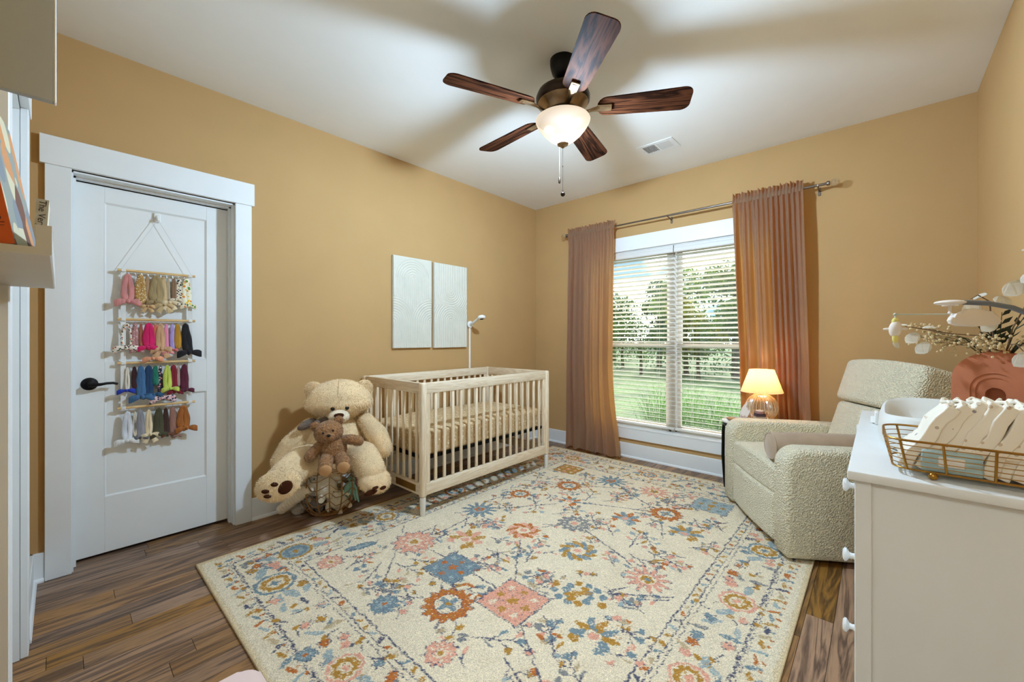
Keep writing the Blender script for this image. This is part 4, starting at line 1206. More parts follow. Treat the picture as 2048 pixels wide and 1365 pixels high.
def shade_mat():
    m, N, L, out = newmat('cream_pleated_shade')
    d = N.new('ShaderNodeBsdfDiffuse'); d.inputs['Color'].default_value = lin(244,226,196)
    t = N.new('ShaderNodeBsdfTranslucent'); t.inputs['Color'].default_value = lin(255,226,178)
    mx = N.new('ShaderNodeMixShader'); mx.inputs['Fac'].default_value = .5
    L.new(d.outputs[0], mx.inputs[1]); L.new(t.outputs[0], mx.inputs[2]); L.new(mx.outputs[0], out.inputs['Surface'])
    return m
M_SHADE = shade_mat()
M_RIB = glass_mat('warm_ribbed_glass', (1.0,.93,.80,1), .55, .2)
lx, ly = 2.392, 3.552
lamp = thing('table_lamp', 'lit table lamp with pleated cream shade and ribbed glass globe on the side table', 'table lamp', (lx, ly, tz))
m = MB()
m.lathe([(.137,.228),(.1365,.230),(.080,.398)], 168, wob=lambda t, z: 1+.026*(1 if int(round(t/(2*PI)*168)) % 2 else -1)); m.build('shade', M_SHADE, lamp, smooth=False)
m = MB(); m.lathe([(.035,.012),(.05,.018),(.078,.04),(.098,.075),(.105,.110),(.099,.148),(.08,.182),(.05,.206),(.02,.214),(.014,.214)], 128, wob=lambda t, z: 1+.034*math.cos(32*t)); m.build('glass_globe', M_RIB, lamp)
for k in range(26):
    a = 2*PI*k/26
    m = MB(); m.tube([(r_*1.03*math.cos(a), r_*1.03*math.sin(a), z_) for r_, z_ in ((.04,.014),(.078,.04),(.098,.075),(.105,.110),(.099,.148),(.08,.182),(.05,.206),(.02,.214))], .0019, 6); m.build('glass_rib', M_SHADE, lamp)
m = MB(); m.lathe([(0,.0005),(.05,.0005),(.052,.006),(.04,.012),(.032,.014),(0,.014)], 28); m.build('base', M_BRASS, lamp)
m = MB(); m.lathe([(0,.212),(.018,.212),(.018,.218),(.008,.222),(.008,.245),(.012,.248),(.012,.27),(0,.27)], 20); m.build('neck', M_BRASS, lamp)
M_BULB2 = mat('warm_lit_bulb', lin(255,220,160), .5, emit=(1,.72,.40,1), estr=10)
m = MB(); m.ell((0,0,.30), (.021,.021,.028), nu=16, nv=10); m.build('bulb', M_BULB2, lamp)
l2 = bpy.data.lights.new('table_lamp_light', 'POINT'); l2.energy = TABLE_LAMP_W; l2.color = (1.0,.70,.38); l2.shadow_soft_size = .03
lo2 = bpy.data.objects.new('table_lamp_light', l2); COL.objects.link(lo2); lo2.parent = lamp; lo2.location = (0,0,.335)

def text(name, s, size, parent, M, mat_, ext=.0003, align='CENTER'):
    cu = bpy.data.curves.new(name, 'FONT'); cu.body = s; cu.size = size; cu.extrude = ext; cu.align_x = align; cu.align_y = 'CENTER'
    o = bpy.data.objects.new(name, cu); COL.objects.link(o); cu.materials.append(mat_)
    if parent: o.parent = parent
    o.matrix_local = M
    bpy.context.view_layer.update()
    me = bpy.data.meshes.new_from_object(o.evaluated_get(bpy.context.evaluated_depsgraph_get()))
    bpy.data.objects.remove(o, do_unlink=True)
    o = link(name, me, parent); o.matrix_local = M
    return o
M_INK = mat('dark_print_ink', lin(48,36,34), .7)
M_GOLDINK = mat('warm_print_ink', lin(158,120,92), .6)
# heart shaped card
hc = thing('heart_plaque', 'pale leaf shaped keepsake plaque with script leaning beside the lamp globe', 'plaque', (2.292, 3.475, tz), math.radians(-28))
hp = [(-.030,0),(-.045,.03),(-.046,.07),(-.03,.115),(-.006,.15),(.022,.165),(.042,.150),(.046,.12),(.034,.075),(.018,.03),(.012,0)]
m = MB(); m.prism(hp, -.003, .003, 'y', M=Rm(math.radians(-12),0,0)); m.build('card', mat('pale_grey_card', lin(226,216,206), .6, var=.03), hc, smooth=False)
text('script', 'Hello', .034, hc, Rm(math.radians(-12),0,0) @ T(-.012,-.0036,.035) @ Rm(PI/2,0,0), M_GOLDINK)
# small stacked boxes
def small_box(label, w_, d_, z0, z1, col, k):
    t = thing('trinket_box', label, 'box', (2.398, 3.452, tz), math.radians(33), group='small boxes stacked by the lamp')
    m = MB(); m.rbox(-w_/2, w_/2, -d_/2, d_/2, z0, z1-.006, .002, 1); m.build('box_body', mat('trinket_colour_%d' % k, col, .6, var=.05), t, smooth=False)
    m = MB(); m.rbox(-w_/2-.001, w_/2+.001, -d_/2-.001, d_/2+.001, z1-.006, z1, .002, 1); m.build('lid', mat('trinket_lid_%d' % k, tuple(c*.86 for c in col[:3])+(1,), .6), t, smooth=False)
small_box('dusty rose box at the bottom of the small stack by the lamp', .076, .06, .0005, .036, lin(176,112,104), 1)
small_box('beige box, second in the small stack by the lamp', .072, .056, .0365, .058, lin(206,176,146), 2)
small_box('dark plum box near the top of the small stack by the lamp', .064, .05, .0585, .080, lin(74,54,64), 3)
tt = thing('candle_jar', 'tiny mauve jar with a knob lid on top of the small box stack', 'jar', (2.398, 3.452, tz+.0805), 0)
m = MB(); m.lathe([(0,0),(.026,0),(.028,.004),(.028,.016),(.025,.018),(0,.018)], 20); m.build('jar', mat('mauve_jar', lin(168,124,120), .5), tt)
m = MB(); m.lathe([(0,.018),(.027,.018),(.027,.022),(.008,.024),(.008,.030),(0,.031)], 20); m.build('lid', mat('cream_lid', lin(232,214,196), .5), tt)
ds = thing('wooden_dish', 'shallow wooden trinket dish at the window edge of the side table', 'dish', (2.215, 3.462, tz+.0005))
m = MB(); m.lathe([(0,0),(.024,0),(.042,.012),(.046,.020),(.043,.020),(.036,.011),(.02,.005),(0,.004)], 28); m.build('bowl', mat('dish_wood', lin(176,138,98), .5, var=.12, vscale=20, stretch=(1,8,1)), ds)

# ================================================================== dresser
M_DRES = mat('white_dresser_paint', lin(226,226,222), .42, var=.02, vscale=5, stretch=(1,1,.2))
HX0, HX1, HY0, HY1, HH = 3.004, 3.474, 1.368, 2.497, .855
dr = thing('dresser', 'white painted dresser with round knobs against the right wall', 'dresser', ((HX0+HX1)/2, (HY0+HY1)/2, 0))
ox, oy = (HX0+HX1)/2, (HY0+HY1)/2
m = MB(); m.rbox(HX0-.014-ox, HX1+.01-ox, HY0-.018-oy, HY1+.018-oy, HH-.024, HH, .005, 2); m.build('top', M_DRES, dr)
a_, b_, c_, d_ = HX0-ox, HX1-ox, HY0-oy, HY1-oy
m = MB(); m.box(a_+.012, b_-.004, c_+.006, d_-.006, .07, HH-.024); m.build('body', M_DRES, dr, smooth=False)
for (xx, yy) in ((a_, c_), (b_-.05, c_), (a_, d_-.05), (b_-.05, d_-.05)):
    m = MB(); m.rbox(xx, xx+.034, yy, yy+.05, 0.0005, HH-.024, .002, 1); m.build('corner_post', M_DRES, dr, smooth=False)
m = MB(); m.box(a_+.034, b_-.05, c_+.001, c_+.012, .07, .12); m.build('end_rail', M_DRES, dr, smooth=False)
M_KNOB = mat('white_knob', lin(240,240,238), .3)
kn = MB(); kn.lathe([(0,.0),(.009,.0),(.007,.006),(.008,.012),(.0175,.018),(.018,.022),(.013,.026),(0,.027)], 20, Rm(0,-PI/2,0)); ME_KNOB = kn.mesh('knob', M_KNOB)
ya, yb = c_+.055, d_-.055
for zt, zb, zk in ((.822,.692,.786),(.686,.497,.592),(.491,.302,.396),(.296,.100,.200)):
    m = MB(); m.rbox(a_-.002, a_+.016, ya, yb, zb, zt, .003, 1); dwr = m.build('drawer_front', M_DRES, dr, smooth=False)
    for yk in (c_+.095, d_-.095):
        link('knob', ME_KNOB, dwr, (a_-.002, yk, zk))
# ---- changing pad
M_PAD = mat('pale_grey_foam_pad', lin(222,221,214), .45, var=.01)
pad = thing('changing_pad', 'smooth pale grey contoured changing pad lying on the dresser', 'changing pad', (3.228, 1.935, HH+.0005))
def pad_xy(t, k):
    sx, sy = .180*k, .318*k
    e = .55
    c, s = math.cos(t), math.sin(t)
    return (sx*abs(c)**e*(1 if c > 0 else -1)*(1-.07*math.cos(2*t+PI)*0), sy*abs(s)**e*(1 if s > 0 else -1))
rows = []
for k, z in ((.93,0),(.985,.008),(1.0,.03),(.985,.075),(.95,.10),(.90,.108),(.84,.102),(.74,.075),(.62,.052),(.4,.044),(.15,.042)):
    row_ = []
    for i in range(64):
        t = 2*PI*i/64; px, py = pad_xy(t, k)
        zz = z - (.0 if z < .05 else .028*max(0, 1-abs(py/.30))*(1 if abs(px) < .17 else 1))
        row_.append((px, py, max(zz, z*.45)))
    rows.append(row_)
m = MB(); m.strip(rows, close_u=True); m.add([rows[-1][i] for i in range(64)], [tuple(range(64))]); m.build('shell', M_PAD, pad)
st_ = MB(); st_.rbox(-.006,.006,-.03,.03,.0,.05,.003,1,M=T(-.184,.22,.0)); st_.build('strap', M_WHITE, pad)
st_ = MB(); st_.prism([(-.018,0),(.018,0),(.006,.022),(-.006,.022)], -.012, .0, 'x', M=T(-.190,.22,.006)); st_.build('buckle', M_WHITE, pad)

# ---- wire basket
M_GOLD = mat('gold_wire', lin(176,130,58), .3, metal=.9, var=.08)
bk = thing('wire_basket', 'gold wire basket holding diapers on the near end of the dresser', 'basket', (3.262, 1.482, HH))
def rr_(hx, hy, r, z, n=6):
    pts = []
    for cx, cy, s in ((hx-r,hy-r,0),(-hx+r,hy-r,PI/2),(-hx+r,-hy+r,PI),(hx-r,-hy+r,1.5*PI)):
        for i in range(n+1):
            t = s+PI/2*i/n; pts.append((cx+r*math.cos(t), cy+r*math.sin(t), z))
    return pts
bz0, bz1 = .018, .092
hx0, hy0, hx1, hy1 = .186, .092, .202, .118
m = MB(); m.tube(rr_(hx1,hy1,.05,bz1), .0028, 8, closed=True); m.build('top_rim', M_GOLD, bk)
m = MB(); m.tube(rr_(hx0,hy0,.04,bz0), .0026, 8, closed=True); m.build('bottom_rim', M_GOLD, bk)
for q in range(1, 6):
    f = q/6
    m = MB(); m.tube(rr_(hx0+(hx1-hx0)*f, hy0+(hy1-hy0)*f, .04+.01*f, bz0+(bz1-bz0)*f), .0011, 6, closed=True); m.build('side_wire', M_GOLD, bk)
for fx in (-.86,-.5,-.1,.3,.7,.95):
    for s_ in (-1, 1):
        m = MB(); m.cyl((hx0*fx, s_*hy0, bz0), (hx1*fx, s_*hy1, bz1), .0026, n=8); m.build('upright', M_GOLD, bk)
for s_ in (-1, 1):
    for fy in (-.3,.4):
        m = MB(); m.cyl((s_*hx0, hy0*fy, bz0), (s_*hx1, hy1*fy, bz1), .0026, n=8); m.build('upright', M_GOLD, bk)
for i in range(7):
    xx = -hx0+.03+i*(2*hx0-.06)/6
    m = MB(); m.cyl((xx,-hy0,bz0),(xx,hy0,bz0),.0012,n=6); m.build('floor_wire', M_GOLD, bk)
for sx in (-.62, .8):
    for sy in (-1, 1):
        m = MB(); m.ell((hx0*sx, hy0*sy, .0095), .009, nu=16, nv=10); m.build('ball_foot', M_GOLD, bk)
M_DIAP = print_mat('white_diaper_print', lin(238,228,210), [lin(206,180,150), lin(150,146,150), lin(222,200,172), lin(190,170,150), lin(238,228,210)], 46, .85, .2)
dn = ['leftmost diaper in the basket row, showing its broad printed face'] + ['white printed diaper, number %s in the basket row counted from the left' % w for w in ('two','three','four','five','six','seven','eight','nine','ten','eleven','twelve')]
rd = random.Random(8)
for i in range(12):
    d = thing('diaper', dn[i], 'diaper', (3.096+.0262*i+.0, 1.485+rd.uniform(-.005,.008), HH+bz0+.004), 0, group='folded diapers standing in the wire basket')
    lean_ = math.radians(30-1.2*i)
    ph = rd.uniform(0, 9)
    def dfn(p, ph=ph):
        z = p.z; k = math.sin(z*70+ph)*.0035+math.sin(p.y*60+ph*2)*.003
        n = mnoise.noise_vector(Vector((p.x*30+ph, p.y*22, p.z*22)))
        return (p.x+k*.8+n.x*.004, p.y*(1-.22*(z/.19)**2)+n.y*.004, z+n.z*.004*(z/.19))
    m = MB(); m.rbox(-.0125,.0125,-.082,.082,.0,.185+rd.uniform(-.012,.008),.012,3,M=Rm(0,lean_,0),sub=8,fn=dfn); m.build('folded_pad', M_DIAP, d)
    m = MB(); m.tube([(Rm(0,lean_,0) @ Vector((-.010+.006*math.sin(j), -.066+j*.0165, .176+.005*math.sin(j*2.1+ph))))[:] for j in range(9)], .0042, 6); m.build('frill', M_DIAP, d)
M_AQUA = mat('aqua_wipes_pack', lin(176,204,208), .35, var=.12, vscale=20)
for i, (xx, lab) in enumerate(((-.085,'pale aqua wipes pack lying low in the left part of the basket'),(.10,'pale aqua wipes pack lying low in the right part of the basket'))):
    p = thing('wipes_pack', lab, 'wipes', (3.262+xx, 1.482-.082, HH+bz0+.002), 0, group='wipes packs in the wire basket')
    m = MB(); m.rbox(-.05,.05,-.006,.008,.0,.05,.006,3,sub=3,fn=soft(.002,30)); m.build('pouch', M_AQUA, p)
    m = MB(); m.rbox(-.022,.022,-.009,-.004,.014,.038,.003,1); m.build('flap', M_WHITE, p)

# ---- vase and dried flowers
M_TERRA = mat('matte_terracotta', lin(190,114,76), .8, var=.05, vscale=12, bump=.1, bscale=200)
VX, VY = 3.388, 2.385
VR = math.radians(-20)
vase = thing('arch_vase', 'terracotta arch shaped vase with stepped grooves at the back of the dresser', 'vase', (VX, VY, HH+.0005), VR)
def arch_pts(hw_, h, n=16):
    pts = [(hw_,0)]
    for i in range(n+1):
        t = PI*i/n; pts.append((hw_*math.cos(t), h-hw_+hw_*math.sin(t)))
    pts.append((-hw_,0)); return pts
def arch_ring(mb, ho, hi, Ho, Hi, y0, y1):
    o_, i_ = arch_pts(ho, Ho), arch_pts(hi, Hi); n = len(o_)
    vs = [(x,y0,z) for x,z in o_]+[(x,y0,z) for x,z in i_]+[(x,y1,z) for x,z in o_]+[(x,y1,z) for x,z in i_]
    fs = []
    for k in range(n-1):
        fs += [(k,k+1,n+k+1,n+k),(2*n+k+1,2*n+k,3*n+k,3*n+k+1),(k+1,k,2*n+k,2*n+k+1),(n+k,n+k+1,3*n+k+1,3*n+k)]
    fs += [(0,n,3*n,2*n),(n-1,3*n-1,4*n-1,2*n-1)]
    mb.add(vs, fs)
D = .045
m = MB(); arch_ring(m,.115,.064,.286,.205,-D,D); m.build('outer_arch', M_TERRA, vase)
m = MB(); arch_ring(m,.064,.050,.205,.188,-D+.004,D-.004); m.build('middle_arch', M_TERRA, vase)
m = MB(); arch_ring(m,.050,.026,.188,.150,-D+.008,D-.008); m.build('inner_arch', M_TERRA, vase)
m = MB(); m.prism(arch_pts(.027,.151), -.002, .012, 'y'); m.build('recess_back', M_TERRA, vase, smooth=False)
m = MB(); m.lathe([(.03,.272),(.03,.292),(.024,.292),(.024,.268)], 24, Matrix.Diagonal((1,.8,1,1))); m.build('mouth', M_TERRA, vase)
M_LUN = mat('pearly_seed_disc', lin(244,238,224), .3, var=.05, vscale=30, trans=.35, spec=.6)
M_STEM = mat('brown_dry_stem', lin(112,84,58), .8); M_GSTEM = mat('dark_green_stem', lin(66,72,46), .7)
M_BUD = mat('dried_cream_bud', lin(222,196,148), .9, var=.12, vscale=60); M_DKLEAF = mat('dark_green_leaf', lin(52,60,40), .6, var=.15)
mouth = Vector((VX, VY, HH+.285))
def disc(mb, c, r, nrm, wob=.1):
    n = Vector(nrm).normalized(); a = n.orthogonal().normalized(); b = n.cross(a)
    vs = []
    for s in (-.0006,.0006):
        for i in range(14):
            t = 2*PI*i/14; rr = r*(1+wob*math.cos(t))*(1.0 if i else 1.12)
            vs.append(Vector(c)+a*rr*math.cos(t)+b*rr*.8*math.sin(t)+n*(s+.08*r*math.sin(2*t)))
    mb.add(vs, [tuple(range(13,-1,-1)), tuple(range(14,28))]+[(i,(i+1)%14,14+(i+1)%14,14+i) for i in range(14)])
def lunaria(label, pts, discs, seed):
    r = random.Random(seed)
    t = thing('honesty_branch', label, 'dried flower', tuple(mouth), 0, group='dried stems in the arch vase')
    P = [Vector((0,0,-.10))]+[Vector(p) for p in pts]
    m = MB(); m.tube([p[:] for p in P], [.0022]*(len(P)-1)+[.0012], 6); m.build('stem', M_STEM, t)
    for (c, rad, n) in discs:
        m = MB(); disc(m, c, rad, n); m.build('seed_disc', M_LUN, t, smooth=False)
lunaria('dry honesty branch arching left over the recliner with pale seed discs', [(-.03,-.02,.06),(-.13,-.05,.07),(-.21,-.08,.09),(-.26,-.1,.10)],
        [((-.235,-.09,.055),.026,(.2,-1,.2)),((-.285,-.10,.03),.024,(.9,-.4,.3)),((-.19,-.06,.095),.02,(.1,-.3,1)),((-.27,-.09,.105),.02,(0,-.2,1)),((-.205,-.1,.015),.027,(.1,-1,.1))], 1)
lunaria('dry honesty branch bending over with a drooping pearly disc', [(-.02,-.03,.09),(-.03,-.06,.19),(-.06,-.07,.215),(-.08,-.08,.20)],
        [((-.075,-.085,.165),.030,(.2,-1,.1)),((-.055,-.06,.21),.022,(-.4,-.3,.8)),((-.03,-.07,.10),.026,(.2,-1,.1)),((-.135,-.09,.18),.026,(0,-.25,1))], 2)
lunaria('tall honesty branch leaning right to the frame edge', [(.03,-.03,.09),(.06,-.05,.18),(.09,-.06,.27),(.11,-.06,.36)],
        [((.03,-.07,.235),.034,(.2,-1,.2)),((.0,-.06,.19),.03,(.5,-.6,.6)),((.06,-.08,.27),.022,(-.3,-1,.2)),((.095,-.07,.32),.024,(.3,-1,0)),((.07,-.06,.37),.03,(.1,-.3,1))], 3)
lunaria('short honesty sprig hanging in front of the vase', [(.02,-.035,.03),(.035,-.06,.03),(.05,-.075,.0)],
        [((.05,-.08,-.022),.032,(.1,-1,.2)),((.062,-.082,-.052),.02,(.6,-.6,.3))], 4)
def filler(label, ang, spread, seed, n=9):
    r = random.Random(seed)
    t = thing('dried_spray', label, 'dried flower', tuple(mouth), 0, group='dried stems in the arch vase')
    st, bd = MB(), MB()
    for i in range(n):
        a = ang+r.gauss(0,.25); L = r.uniform(.13,.22)*spread; el = r.uniform(.25,.6)
        e = Vector((math.cos(a)*math.cos(el)*L, -abs(math.sin(a))*math.cos(el)*L*.5, math.sin(el)*L*.9-.01))
        st.tube([(0,0,-.06),(e*.4+Vector((0,0,.012)))[:],e[:]], [.0016,.0013,.0008], 5)
        for k in range(13):
            q = e*r.uniform(.62,1.08)+Vector((r.gauss(0,.014),r.gauss(0,.014),r.gauss(0,.014)))
            bd.ell(q[:], r.uniform(.0035,.006), nu=6, nv=4)
    st.build('stems', M_GSTEM, t); o = bd.build('buds', M_BUD, t); o['kind'] = 'stuff'
filler('dense cream dried spray spreading left from the vase', PI*.93, 1.15, 1, 13)
filler('cream dried spray standing in the middle of the vase', PI*.6, .72, 2, 9)
filler('brown tinted dried spray leaning right in the vase', .35, .8, 3, 9)
def leafy(label, ang, L, seed):
    r = random.Random(seed)
    t = thing('leaf_stem', label, 'dried flower', tuple(mouth), 0, group='dried stems in the arch vase')
    e = Vector((math.cos(ang)*L*.55, -.02, L)); m = MB(); m.tube([(0,0,-.08),(e*.5)[:],e[:]], [.002,.0017,.001], 6); m.build('stem', M_GSTEM, t)
    for k in range(7):
        f = .25+.11*k; p = e*f; a = ang+(1.1 if k % 2 else -1.1); ln = .055-.003*k
        tip = p+Vector((math.cos(a)*ln*.7, -.012, ln*.7)); mid = (p+tip)/2; w_ = Vector((-math.sin(a),-.3,.3)).normalized()*.009
        m = MB(); m.add([p[:], (mid+w_)[:], tip[:], (mid-w_)[:], (mid+Vector((0,-.002,0)))[:]], [(0,1,4),(1,2,4),(2,3,4),(3,0,4)]); m.build('leaf', M_DKLEAF, t, smooth=False)
leafy('dark green leafy stem upright in the vase', 1.5, .15, 1); leafy('dark green leafy stem leaning left in the vase', 2.3, .12, 2)
leafy('dark green leafy stem leaning right in the vase', .6, .17, 3); leafy('short dark green stem at the vase mouth', 1.9, .09, 4)

# ---- mobile over the changing pad
M_GREYT = mat('grey_plastic_tube', lin(112,116,124), .45)
M_CLOUD = mat('pinkish_white_felt', lin(236,222,208), .85, var=.02)
M_YEL = mat('yellow_felt', lin(232,214,120), .85)
mob = thing('baby_mobile', 'baby mobile with grey curved arm, white cloud and hanging bird over the dresser', 'mobile', (3.455, 1.93, HH+.0005))
m = MB(); m.lathe([(0,0),(.035,0),(.038,.006),(.03,.014),(.012,.02),(0,.02)], 24); m.build('base', M_WHITE, mob)
# arm: up the wall side, then bending over to the room
m = MB(); m.tube([(0,0,.015),(.004,0,.15),(0,-.005,.27),(-.02,-.012,.35),(-.06,-.025,.398),(-.11,-.04,.428),(-.16,-.055,.443),(-.212,-.068,.448)], .0075, 12); m.build('arm', M_GREYT, mob)
HC = Vector((-.240,-.075,.448))
m = MB(); m.ell(HC[:], (.036,.03,.0085), nu=28, nv=12); m.build('hub', M_CLOUD, mob)
m = MB(); m.cyl((HC+Vector((0,0,-.03)))[:], HC[:], .0035, n=10); m.ell((HC+Vector((0,0,-.032)))[:], .005, nu=12, nv=8); m.build('hub_stem', M_CLOUD, mob)
rod0 = HC+Vector((-.125,-.045,-.034)); rod1 = HC+Vector((.045,.018,-.036))
m = MB(); m.cyl(rod0[:], rod1[:], .0022, n=8); m.ell(rod0[:], .005, nu=10, nv=6); m.build('cross_bar', mat('pale_mint_rod', lin(196,198,176), .6), mob)
m = MB(); m.cyl((rod0+Vector((0,0,-.02)))[:], rod0[:], .0022, n=8); m.build('bird_cord', M_CORD, mob)
bc = rod0+Vector((0,0,-.047))
m = MB(); m.ell(bc[:], (.016,.014,.027), nu=20, nv=12, rot=Rm(.1,.12,0)); bird = m.build('bird_body', M_CLOUD, mob)
m = MB(); m.ell((bc+Vector((0,0,.024)))[:], (.009,.009,.013), nu=14, nv=8); m.build('bird_head', M_YEL, bird)
m = MB(); m.ell((bc+Vector((0,-.002,-.03)))[:], (.008,.006,.016), nu=12, nv=8); m.build('bird_tail', M_YEL, bird)
for s_ in (-1,1):
    m = MB(); m.ell((bc+Vector((s_*.018,0,0)))[:], (.012,.004,.004), nu=12, nv=6); m.build('bird_wing', M_CLOUD, bird)
cc = HC+Vector((.052,.012,-.048))
cp = [(-.068,-.018),(-.072,-.008),(-.066,.004),(-.052,.008),(-.04,.018),(-.022,.026),(.0,.029),(.024,.024),(.038,.014),(.054,.010),(.066,.0),(.069,-.012),(.06,-.022),(.0,-.027),(-.05,-.025)]
bm = bmesh.new(); fr = [bm.verts.new((x,-.009,z)) for x,z in cp]; bk_ = [bm.verts.new((x,.009,z)) for x,z in cp]
bm.faces.new(fr); bm.faces.new(bk_[::-1]); n = len(cp)
for i in range(n): bm.faces.new((fr[(i+1)%n],fr[i],bk_[i],bk_[(i+1)%n]))
bmesh.ops.bevel(bm, geom=[e for e in bm.edges if abs(e.verts[0].co.y-e.verts[1].co.y)<1e-6], offset=.006, segments=3, profile=.5, affect='EDGES')
bm.verts.index_update(); m = MB(); m.add([v.co[:] for v in bm.verts], [[v.index for v in f.verts] for f in bm.faces], T(*cc) @ Rm(0,0,math.radians(36))); bm.free()
m.build('cloud', M_CLOUD, mob)
m = MB(); m.cyl((cc+Vector((0,0,.02)))[:], rod1[:], .0009, n=6); m.build('cloud_cord', M_CORD, mob)
# ================================================================== teddy bears and toy basket
M_CREAM = mat('cream_plush', lin(248,218,170), .95, var=.07, vscale=9, bump=.7, bscale=120, bdist=.006, sheen=.4)
M_CREAM2 = mat('pale_muzzle_plush', lin(244,226,196), .95, var=.04, vscale=14, bump=.5, bscale=160, bdist=.004, sheen=.3)
M_BROWN = mat('brown_curly_plush', lin(172,122,74), .95, var=.16, vscale=60, bump=1.0, bscale=130, bdist=.006, sheen=.3, bkind='voronoi')
M_SUEDE = mat('tan_suede_pad', lin(196,148,100), .9, var=.05, vscale=20)
M_PADB = mat('dark_brown_pad', lin(70,36,18), .9, var=.08, vscale=30, spec=.1)
M_EYE = mat('black_shiny_eye', lin(14,11,10), .15)
M_RIBB = print_mat('grey_dotted_ribbon', lin(108,92,80), [lin(190,176,160), lin(170,154,138)], 130, .7, .22)
P0 = (.30, 1.285, 0.0); YAW = math.radians(-25)

def limb(pts, rads, n=18, seg=7):
    """rounded plush limb through the points"""
    m = MB(); P, R = [], []
    k = len(pts)
    a, b = Vector(pts[0]), Vector(pts[1]); d = (a-b).normalized()
    for i in range(4):
        t = PI/2*(1-i/4); P.append(a+d*rads[0]*math.sin(t)); R.append(max(.001, rads[0]*math.cos(t)))
    for i in range(k-1):
        for j in range(seg):
            f = j/seg; P.append(Vector(pts[i]).lerp(Vector(pts[i+1]), f)); R.append(rads[i]*(1-f)+rads[i+1]*f)
    a, b = Vector(pts[-1]), Vector(pts[-2]); d = (a-b).normalized()
    for i in range(5):
        t = PI/2*i/4; P.append(a+d*rads[-1]*math.sin(t)); R.append(max(.001, rads[-1]*math.cos(t)))
    m.tube([p[:] for p in P], R, n)
    return m

bear = thing('teddy_bear', 'giant cream plush teddy bear sitting on the rope basket beside the crib', 'teddy bear', P0, YAW)
FZ = .011
m = MB(); m.ell((-.03,-.03,.47), (.165,.205,.225), nu=40, nv=26, fn=lambda p: Vector((p.x*(1+.10*(-p.z)), p.y*(1+.16*(-p.z)), p.z))); m.fuzz(8000, FZ, seed=1); m.build('torso', M_CREAM, bear, angle=3)
def headfn(p):
    return Vector((p.x*(1+.05*(p.z<0)), p.y*(1+.14*math.exp(-((p.z+.35)/.4)**2)), p.z*(1 if p.z > 0 else .96)))
m = MB(); m.ell((0,0,.772), (.155,.198,.134), nu=44, nv=28, fn=headfn); m.fuzz(8000, FZ, seed=2); m.build('head', M_CREAM, bear, angle=3)
for s_ in (-1, 1):
    m = MB(); m.ell((-.01, s_*.160, .838), (.030,.060,.060), nu=24, nv=16, rot=Rm(s_*-.5,0,s_*.3), fn=lambda p: Vector((p.x-.35*max(0,1-p.y*p.y-p.z*p.z)*(1 if p.x>0 else 0), p.y, p.z))); m.fuzz(1600, FZ, seed=5+s_); m.build('ear', M_CREAM, bear, angle=3)
    m = MB(); m.ell((.148, s_*.043+.002, .732), .0135, nu=16, nv=10); m.build('eye', M_EYE, bear)
m = MB(); m.ell((.150,-.004,.680), (.058,.064,.044), nu=28, nv=18); m.fuzz(1500, .006, seed=9); mz = m.build('muzzle', M_CREAM2, bear, angle=3)
m = MB(); m.ell((.203,-.004,.692), (.014,.029,.018), nu=20, nv=12, fn=lambda p: Vector((p.x, p.y*(1+.3*p.z), p.z))); m.build('nose', M_PADB, mz)
m = MB(); m.tube([(.150,.0,.80),(.158,0,.83),(.13,0,.87),(.07,0,.905),(0,0,.909)], .0016, 5); m.build('head_seam', M_CREAM2, bear)
m = limb([(.0,-.185,.60),(.02,-.29,.49),(.03,-.345,.40)], [.055,.068,.062]); m.fuzz(3200, FZ, seed=11); m.build('arm', M_CREAM, bear, angle=3)
m = limb([(.02,.165,.615),(.09,.235,.53),(.12,.275,.44)], [.055,.070,.064]); m.fuzz(3200, FZ, seed=12); m.build('arm', M_CREAM, bear, angle=3)
m = limb([(.04,-.13,.40),(.17,-.22,.415),(.285,-.30,.37)], [.095,.098,.090]); m.fuzz(4200, FZ, seed=13); lg = m.build('leg', M_CREAM, bear, angle=3)
m = MB(); m.ell((.345,-.325,.345), (.055,.122,.088), nu=28, nv=18, rot=Rm(.25,-.15,-.15)); m.fuzz(2600, FZ, seed=14); m.build('foot', M_CREAM, lg, angle=3)
def pad(parent, c, r, rot, col=M_PADB):
    q = MB(); q.ell(c, r, nu=18, nv=10, rot=rot); q.build('paw_pad', col, parent)
rt = Rm(.25,-.15,-.15)
for (dy, dz, ry, rz) in ((.045,-.022,.042,.034),(-.004,.012,.022,.013),(-.056,-.010,.021,.012),(-.052,-.040,.020,.010)):
    v = rt @ Vector((.050, dy, dz)); pad(lg, (.345+v.x, -.325+v.y, .345+v.z), (.012, ry, rz), rt @ Rm(-.35 if ry < .03 else .5,0,0))
m = limb([(.05,.10,.40),(.16,.15,.405),(.25,.19,.33)], [.095,.096,.088]); m.fuzz(4200, FZ, seed=15); lg2 = m.build('leg', M_CREAM, bear, angle=3)
m = MB(); m.ell((.285,.208,.278), (.095,.10,.068), nu=28, nv=18, rot=Rm(-.1,.35,.2)); m.fuzz(2600, FZ, seed=16); m.build('foot', M_CREAM, lg2, angle=3)
for (dx, dy, dz, ry, rz) in ((.088,-.03,-.022,.040,.018),(.096,-.005,.006,.020,.008),(.09,.042,-.002,.020,.009)):
    pad(lg2, (.285+dx, .208+dy, .278+dz-.022), (.014, ry, rz), Rm(.25,.3,.1))
m = MB()
for (cy_, cz_, ln, a_) in ((-.195,.632,.062,.45),(-.075,.640,.055,-.3)):
    m.ell((.085,cy_,cz_), (.018,ln,.028), nu=20, nv=10, rot=Rm(a_,0,.2))
m.ell((.115,-.135,.64), (.018,.02,.02), nu=12, nv=8); m.build('neck_bow', M_RIBB, bear)

